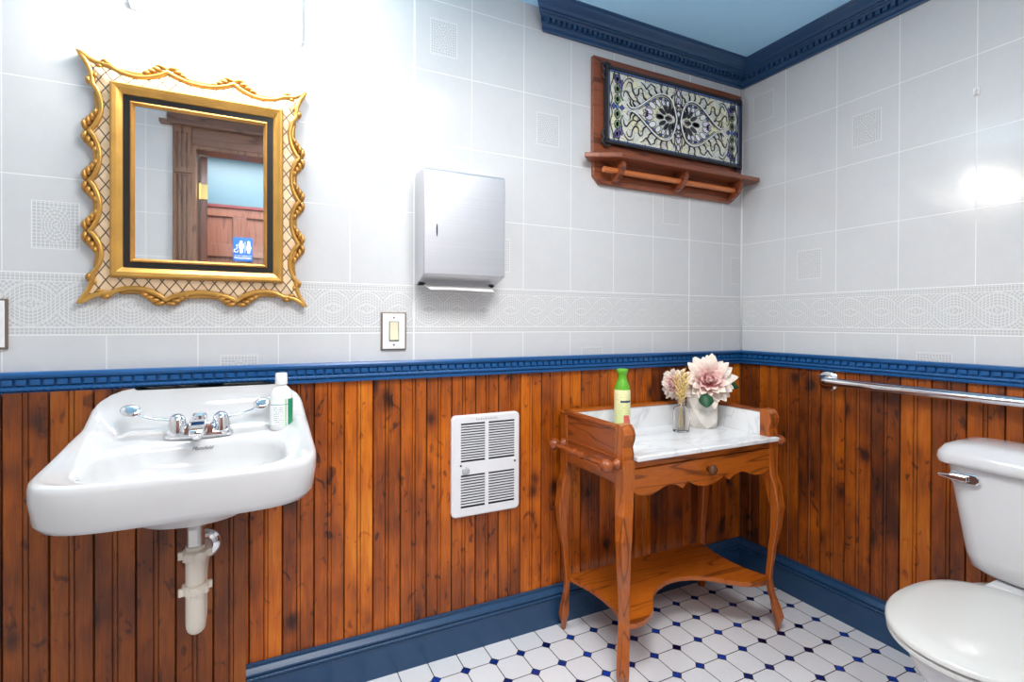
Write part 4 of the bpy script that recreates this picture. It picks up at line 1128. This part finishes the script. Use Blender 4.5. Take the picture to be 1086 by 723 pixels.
for sx_ in (-1, 1):
    # heart/teardrop outline, point outwards
    for sz_ in (-1, 1):
        h = sm2([(.012, 0), (.022, .040), (.045, .083), (.085, .098), (.130, .086), (.180, .052), (.232, .016), (.262, .006)])
        h = [(x, z * sz_) for x, z in h]; wcame(mir(sx_, h))
        wcame(mir(sx_, [(.262, .006 * sz_), (.275, .012 * sz_), (.285, .022 * sz_)]), .0024)
        # inner rope line
        h2 = sm2([(.022, .010), (.032, .038), (.050, .072), (.085, .086), (.128, .074), (.176, .042), (.222, .010)]); came(mir(sx_, [(x, z * sz_) for x, z in h2]), .0014)
        # blue border pieces between the two lines
        for k in range(7):
            s0 = 4 + k * 4
            if s0 + 3 < len(h2):
                x, z = h2[s0 + 1]; glob(('blue', 'purple', 'sky')[k % 3], pcx + sx_ * (x + .002), pcz + sz_ * (z - .006), .0095, .006, math.atan2(h2[s0 + 2][1] - h2[s0][1], h2[s0 + 2][0] - h2[s0][0]) * sx_ * sz_, 8)
        # pale ovals and dark fan petals radiating from the middle of the panel
        for k in range(6):
            a = math.radians(7 + 16.5 * k); R1 = (.128, .118, .100, .084, .074, .068)[k]
            cx_, cz_ = .040 + R1 * math.cos(a), sz_ * R1 * math.sin(a) * .86
            big = (1.3, 1.25, 1.1, .95, .9, .85)[k]
            if k == 0: cz_ = sz_ * .012
            glob(('lilac', 'white', 'white', 'lilac', 'white', 'white')[k], pcx + sx_ * cx_, pcz + cz_, .0170 * big, .0100 * big, (a * sz_) if sx_ > 0 else PI - a * sz_)
        for k in range(5):
            a = math.radians(2 + 24 * k); r_ = (.070, .062, .054, .046, .040)[k]
            cx_, cz_ = .036 + r_ * math.cos(a), sz_ * r_ * math.sin(a) * .9
            glob('smoke', pcx + sx_ * cx_, pcz + cz_, .021, .0085, (a * sz_) if sx_ > 0 else PI - a * sz_, r=.0008)
        glob('rose', pcx + sx_ * .050, pcz + sz_ * .006, .014, .0050, (.4 * sz_) if sx_ > 0 else PI - .4 * sz_)
        glob('lilac', pcx + sx_ * .186, pcz + sz_ * .0075, .014, .0065, (.1 * sz_) if sx_ > 0 else PI - .1 * sz_)
        # dark flame tongues standing off the heart outline
        for k in range(11):
            i0 = int(4 + k * 3); 
            if i0 + 1 >= len(h): break
            (xa, za), (xb, zb) = h[i0 - 1], h[i0 + 1]
            tx, tz = xb - xa, zb - za; l_ = math.hypot(tx, tz); tx /= l_; tz /= l_
            nx, nz = (-tz, tx) if sz_ > 0 else (tz, -tx)
            L_k = min(.036, HH - abs(h[i0][1]) - .012)
            if L_k < .012: L_k = .012
            P0 = (h[i0][0] + nx * .006, h[i0][1] + nz * .006)
            pts = sm2([P0, (P0[0] + nx * L_k * .4 + tx * .006, P0[1] + nz * L_k * .4 + tz * .006), (P0[0] + nx * L_k * .75 + tx * .002, P0[1] + nz * L_k * .75 + tz * .002), (P0[0] + nx * L_k + tx * .012, P0[1] + nz * L_k + tz * .012)], 3)
            m_ = [(x, yG - .0016, z) for x, z in mir(sx_, pts)]
            tube(cm, m_, [.0040 * (1 - j / len(m_)) + .0006 for j in range(len(m_))], 5)
        for sc, w_ in (([(.196, .070), (.206, .098), (.222, .094), (.224, .072), (.240, .064), (.256, .082), (.262, .108), (.278, .112), (.288, .094)], .0034),
                       ([(.226, .046), (.248, .040), (.268, .050), (.286, .072), (.300, .066), (.304, .046)], .0030),
                       ([(.140, .118), (.156, .128), (.170, .114), (.182, .104), (.196, .118), (.212, .126)], .0030),
                       ([(.250, .118), (.270, .128), (.290, .120), (.304, .100)], .0024)):
            pts = sm2(sc, 4); m_ = [(x, yG - .0016, z) for x, z in mir(sx_, [(x, z * sz_) for x, z in pts])]
            tube(cm, m_, [w_ * (.35 + .65 * math.sin(PI * (j + .5) / len(m_))) for j in range(len(m_))], 5)
        # side column: green rings, blue diamonds
        for k, zz in enumerate((.030, .072, .112)):
            gk = ('green', 'green', 'purple')[k]
            glob(gk, pcx + sx_ * .336, pcz + sz_ * zz, .014, .018, 0, 12, .002); glob('white', pcx + sx_ * .336, pcz + sz_ * zz, .007, .010, 0, 10, .0018)
        glob('purple', pcx + sx_ * .316, pcz + sz_ * .095, .008, .020, .3 * sx_ * sz_, 8); glob('blue', pcx + sx_ * .352, pcz + sz_ * .122, .006, .012, 0, 8)
        came(mir(sx_, sm2([(.372, .0), (.362, sz_ * .03), (.372, sz_ * .07), (.360, sz_ * .105), (.350, sz_ * HH)])), .0022)
        came(mir(sx_, sm2([(.305, .03 * sz_), (.318, sz_ * .05), (.312, sz_ * .085), (.322, sz_ * .115), (.332, sz_ * HH)])), .0022)
    glob('blue', pcx + sx_ * .355, pcz, .011, .014, 0, 4); glob('blue', pcx + sx_ * .312, pcz, .013, .012, 0, 4); glob('sky', pcx + sx_ * .336, pcz, .008, .010, 0, 6)
    glob('smoke', pcx + sx_ * .060, pcz, .016, .008, 0)
# central spindle
for zz, a, b in ((0, .012, .014), (.036, .012, .020), (-.036, .012, .020), (.080, .014, .022), (-.080, .014, .022), (.118, .010, .014), (-.118, .010, .014)):
    glob('smoke' if abs(zz) < .01 else 'lilac', pcx, pcz + zz, a, b, 0, 12, .0018)
for sx_ in (-1, 1):
    for sz_ in (-1, 1): came(mir(sx_, sm2([(.004, sz_ * .050), (.018, sz_ * .066), (.022, sz_ * .095), (.014, sz_ * .122), (.020, sz_ * HH)])), .0018)
# blue outer border strips
for a, b, c_, d in ((PX0 + fw, PX0 + fw + .010, PZ0 + fw, PZ1 - fw), (PX1 - fw - .010, PX1 - fw, PZ0 + fw, PZ1 - fw)): box(pieces['sky'], a, b, yG - .002, yG, c_, d)
for a, b, c_, d in ((PX0 + fw, PX1 - fw, PZ0 + fw, PZ0 + fw + .007), (PX0 + fw, PX1 - fw, PZ1 - fw - .007, PZ1 - fw)): box(pieces['sky'], a, b, yG - .002, yG, c_, d)
for k in range(9):
    xx = PX0 + fw + .010 + k * (PX1 - PX0 - 2 * fw - .02) / 8
    came([(xx, PZ0 + fw), (xx, PZ0 + fw + .014)]); came([(xx, PZ1 - fw), (xx, PZ1 - fw - .014)])
came([(PX0 + fw + .010, PZ0 + fw), (PX0 + fw + .010, PZ1 - fw)]); came([(PX1 - fw - .010, PZ0 + fw), (PX1 - fw - .010, PZ1 - fw)])
came([(PX0 + fw, PZ0 + fw + .007), (PX1 - fw, PZ0 + fw + .007)]); came([(PX0 + fw, PZ1 - fw - .007), (PX1 - fw, PZ1 - fw - .007)])
cols = {'blue': (70, 92, 172), 'purple': (134, 124, 190), 'green': (166, 196, 152), 'white': (248, 249, 250), 'lilac': (232, 224, 240), 'rose': (234, 196, 198), 'smoke': (62, 60, 66), 'sky': (104, 138, 200)}
pat = bm_()
for i, (k, b_) in enumerate(pieces.items()):
    tmp = bpy.data.meshes.new('tmp'); b_.to_mesh(tmp); b_.free(); n0 = len(pat.faces); pat.from_mesh(tmp); pat.faces.ensure_lookup_table()
    for f in pat.faces[n0:]: f.material_index = i
    bpy.data.meshes.remove(tmp)
obj('patterned_glass', pat, [gm(k, cols[k]) for k in pieces], t)
obj('lead_came', cm, M['lead'], t); obj('white_came', wc, M['white_came'], t)

# ------------------------------------------------------------------ grab bar
gy0, gz_ = -.412, .9495
t = thing('grab_bar', (0, gy0, gz_ - .04), 'polished steel grab bar on the wainscot above the toilet', 'grab bar')
gy1 = -1.48
xw = -.0085
bm = bm_()
pts = [(xw, gy0, gz_)] + [(-.030 - .022 * math.sin(a), gy0 - .022 * (1 - math.cos(a)), gz_) for a in [PI / 2 * i / 6 for i in range(7)]] + [(-.052, gy1 + .022, gz_)] + [(-.030 - .022 * math.cos(a), gy1 + .022 - .022 * math.sin(a), gz_) for a in [PI / 2 * i / 6 for i in range(1, 7)]] + [(xw, gy1, gz_)]
tube(bm, pts, .0165, 20); obj('bar', bm, M['chrome'], t, smooth=True, auto=60)
for yy in (gy0, gy1):
    bm = bm_(); lathe(bm, [(.040, 0), (.040, .004), (.036, .007), (.026, .009), (.017, .010)], (xw + .001, yy, gz_), (-1, 0, 0), 32); obj('flange', bm, M['chrome'], t, smooth=True, auto=40)
# small wall hook
bm = bm_(); box(bm, -.004, 0, -.869, -.853, 1.926, 1.950); tube(bm, [(-.003, -.861, 1.945), (-.014, -.861, 1.940), (-.016, -.861, 1.930), (-.010, -.861, 1.926)], .0025, 8)
obj('wall_hook', bm, M['plastic'], label='tiny white hook on the right-hand tiles, high above the toilet', cat='hook', origin=(0, -.861, 1.926))

# ------------------------------------------------------------------ toilet
tcy = -1.084
t = thing('toilet', (-.40, tcy, 0), 'white two-piece toilet with closed lid against the right wall', 'toilet')
def trr(xf, xb, hw, z, rf_=.05, rb_=.02, bulge=.012, n=8):
    """tank ring: front xf (bulged), back xb, half width hw"""
    out = []
    for cx, cy, r, a0 in ((xb - rb_, hw - rb_, rb_, 0), (xf + rf_, hw - rf_, rf_, PI / 2), (xf + rf_, -hw + rf_, rf_, PI), (xb - rb_, -hw + rb_, rb_, 1.5 * PI)):
        for i in range(n + 1):
            a = a0 + PI / 2 * i / n; x = cx + r * math.cos(a); y = cy + r * math.sin(a)
            if a0 in (PI / 2, PI): x -= bulge * (1 - (y / hw) ** 2)
            out.append((x, tcy + y, z))
    return out
def trb(xf, xb, hw, z, rf_, rb_, bulge):   # add mid points along the front so that the bulge shows
    o_ = trr(xf, xb, hw, z, rf_, rb_, bulge)
    k = 18; a, b = o_[k - 1], o_[k]
    mids = []
    for i in range(1, 10):
        y = a[1] + (b[1] - a[1]) * i / 10; mids.append((xf - bulge * (1 - ((y - tcy) / hw) ** 2), y, z))
    return o_[:k] + mids + o_[k:]
bm = bm_()
loft(bm, [trb(-.150, -.05, .110, .440, .04, .02, .01), trb(-.172, -.03, .158, .447, .055, .02, .014), trb(-.186, -.022, .176, .462, .055, .02, .016), trb(-.192, -.020, .184, .50, .052, .02, .016), trb(-.200, -.020, .200, .62, .050, .02, .016), trb(-.206, -.020, .221, .757, .050, .02, .016)])
tk = obj('tank', bm, M['china'], t, smooth=True, auto=50)
bm = bm_()
loft(bm, [trb(-.206, -.018, .222, .757, .05, .02, .016), trb(-.222, -.014, .240, .762, .05, .02, .016), trb(-.225, -.012, .243, .775, .05, .02, .016), trb(-.222, -.013, .240, .792, .05, .02, .016), trb(-.210, -.018, .228, .812, .05, .02, .016), trb(-.190, -.028, .206, .823, .05, .02, .014), trb(-.16, -.045, .17, .828, .05, .02, .01)])
obj('tank_lid', bm, M['china'], t, smooth=True, auto=60)
bm = bm_()
ly = tcy + .222 - .062; lx = -.219; lz = .727
loft(bm, [[(lx - d + (.002 if False else 0), ly + y, lz + z) for y, z in ((.030, -.016 * k), (-.028, -.016 * k), (-.034, -.006 * k), (-.034, .008 * k), (-.028, .016 * k), (.030, .016 * k), (.036, .006 * k), (.036, -.006 * k))] for d, k in ((-.012, 1), (.006, 1), (.008, .8))])
loft(bm, [[(lx - .012 + dx_, y, lz + z) for dx_, z in ((0, -h), (-.008, -h), (-.008, h), (0, h))] for y, h in ((ly - .010, .008), (ly + .028, .0075), (ly + .058, .0025))])
obj('flush_lever', bm, M['chrome'], t, bev=.002)
# bowl
def egg(xb, xf, hw, n=56, pw=1., xm=None):
    """egg outline: back xb, front xf (more negative), widest part nearer the back"""
    out = []; xm = xm if xm is not None else xb + (xf - xb) * .44
    for i in range(n):
        a = 2 * PI * i / n; c_, s_ = math.cos(a), math.sin(a)
        if c_ >= 0: e = 2.6; x = xm + (xb - xm) * abs(c_) ** (2 / e); y = hw * (1 if s_ >= 0 else -1) * abs(s_) ** (2 / e)
        else: x = xm + (xf - xm) * abs(c_) ** (.96); y = hw * (1 if s_ >= 0 else -1) * abs(s_) ** .97
        out.append((x, y))
    return out
def er(xb, xf, hw, z, xm=None): return [(x, tcy + y, z) for x, y in egg(xb, xf, hw, xm=xm)]
bm = bm_()
loft(bm, [er(-.09, -.56, .115, 0), er(-.09, -.565, .118, .02), er(-.10, -.55, .108, .06), er(-.10, -.53, .098, .13), er(-.10, -.56, .110, .20), er(-.09, -.63, .145, .27), er(-.07, -.685, .172, .33), er(-.06, -.710, .182, .375), er(-.05, -.712, .184, .402), er(-.06, -.70, .176, .408)])
box(bm, -.26, -.045, tcy - .105, tcy + .105, .36, .442)
obj('bowl', bm, M['china'], t, smooth=True, auto=60)
bm = bm_()
loft(bm, [er(-.235, -.738, .190, .409), er(-.233, -.746, .195, .413), er(-.233, -.746, .195, .421), er(-.236, -.738, .190, .425)])
obj('seat', bm, M['seat'], t, smooth=True, auto=60)
bm = bm_()
loft(bm, [er(-.232, -.738, .191, .4262), er(-.230, -.748, .197, .430), er(-.230, -.748, .197, .438), er(-.234, -.741, .192, .4435), er(-.25, -.69, .165, .4485), er(-.31, -.60, .11, .4515), er(-.40, -.52, .05, .4525)])
obj('lid', bm, M['seat'], t, smooth=True, auto=60)
for s_ in (-1, 1):
    bm = bm_(); tube(bm, [(-.222, tcy + s_ * .075 - .022, .432), (-.222, tcy + s_ * .075 + .022, .432)], .012, 14); box(bm, -.234, -.21, tcy + s_ * .075 - .015, tcy + s_ * .075 + .015, .409, .432); obj('hinge', bm, M['seat'], t, smooth=True, auto=40)

# ------------------------------------------------------------------ lights
def area(name, loc, rot, sx_, sy_, power, col=(1, 1, 1)):
    l = bpy.data.lights.new(name, 'AREA'); l.shape = 'RECTANGLE'; l.size = sx_; l.size_y = sy_; l.energy = power; l.color = col
    o = bpy.data.objects.new(name, l); COL.objects.link(o); o.location = loc; o.rotation_euler = rot; return o
def point(name, loc, power, r, col):
    l = bpy.data.lights.new(name, 'POINT'); l.energy = power; l.shadow_soft_size = r; l.color = col
    o = bpy.data.objects.new(name, l); COL.objects.link(o); o.location = loc; return o
# flush ceiling fixture in the middle of the room (outside the frame)
t = thing('flush_ceiling_light', (-1.50, -1.12, ZC), 'square flush ceiling light in the middle of the bathroom ceiling, outside the frame', 'light')
bm = bm_(); box(bm, -1.81, -1.19, -1.43, -.81, ZC - .05, ZC); obj('housing', bm, M['plastic'], t, bev=.004)
bm = bm_(); box(bm, -1.79, -1.21, -1.41, -.83, ZC - .058, ZC - .05); obj('diffuser', bm, emis('lit_diffuser', (1., .98, .95), 2.), t)
area('ceiling_lamp', (-1.50, -1.12, ZC - .062), (0, 0, 0), .58, .58, 17, (1., .99, .985))
area('hallway_fill_lamp', (-2.0, -2.40, 2.50), (0, 0, 0), 1.2, .6, 34, (1., .985, .97))  # oversized unseen lamp, added to fill the bathroom through the doorway
w = bpy.data.worlds.new('world'); S.world = w; w.use_nodes = True
w.node_tree.nodes['Background'].inputs[0].default_value = (.8, .88, 1, 1); w.node_tree.nodes['Background'].inputs[1].default_value = .3

# ------------------------------------------------------------------ camera
cam = bpy.data.cameras.new('camera'); co = bpy.data.objects.new('camera', cam); COL.objects.link(co)
cam.sensor_width = 36; cam.sensor_fit = 'HORIZONTAL'; cam.lens = 36 * 523.2236 / 1086
cam.shift_x = (543 - 518.17) / 1086; cam.shift_y = -(361.5 - 344.40) / 1086; cam.clip_start = .02
psi, pt, rl_ = .4351, -.0059, .0034
c, s = math.cos(psi), math.sin(psi); cp, sp = math.cos(pt), math.sin(pt)
fwd = Vector((s * cp, c * cp, sp)); right = Vector((c, -s, 0)); up = right.cross(fwd)
cr, sr = math.cos(rl_), math.sin(rl_)
r2 = right * cr + up * sr; u2 = up * cr - right * sr
mw = Matrix((r2, u2, -fwd)).transposed().to_4x4(); mw.translation = Vector((-2.114325, -1.6509, 1.1844)); co.matrix_world = mw
S.camera = co
dg = bpy.context.evaluated_depsgraph_get()
for o in [q for q in COL.objects if q.type == 'FONT']:
    me = bpy.data.meshes.new_from_object(o.evaluated_get(dg)); nm = o.name; par = o.parent; loc = o.location.copy(); rot = o.rotation_euler.copy()
    bpy.data.objects.remove(o); n_ = bpy.data.objects.new(nm, me); COL.objects.link(n_); n_.parent = par; n_.location = loc; n_.rotation_euler = rot
S.view_settings.view_transform = 'Standard'; S.view_settings.look = 'None'; S.view_settings.gamma = 1
S.view_settings.exposure = 0.75; S.view_settings.use_curve_mapping = False
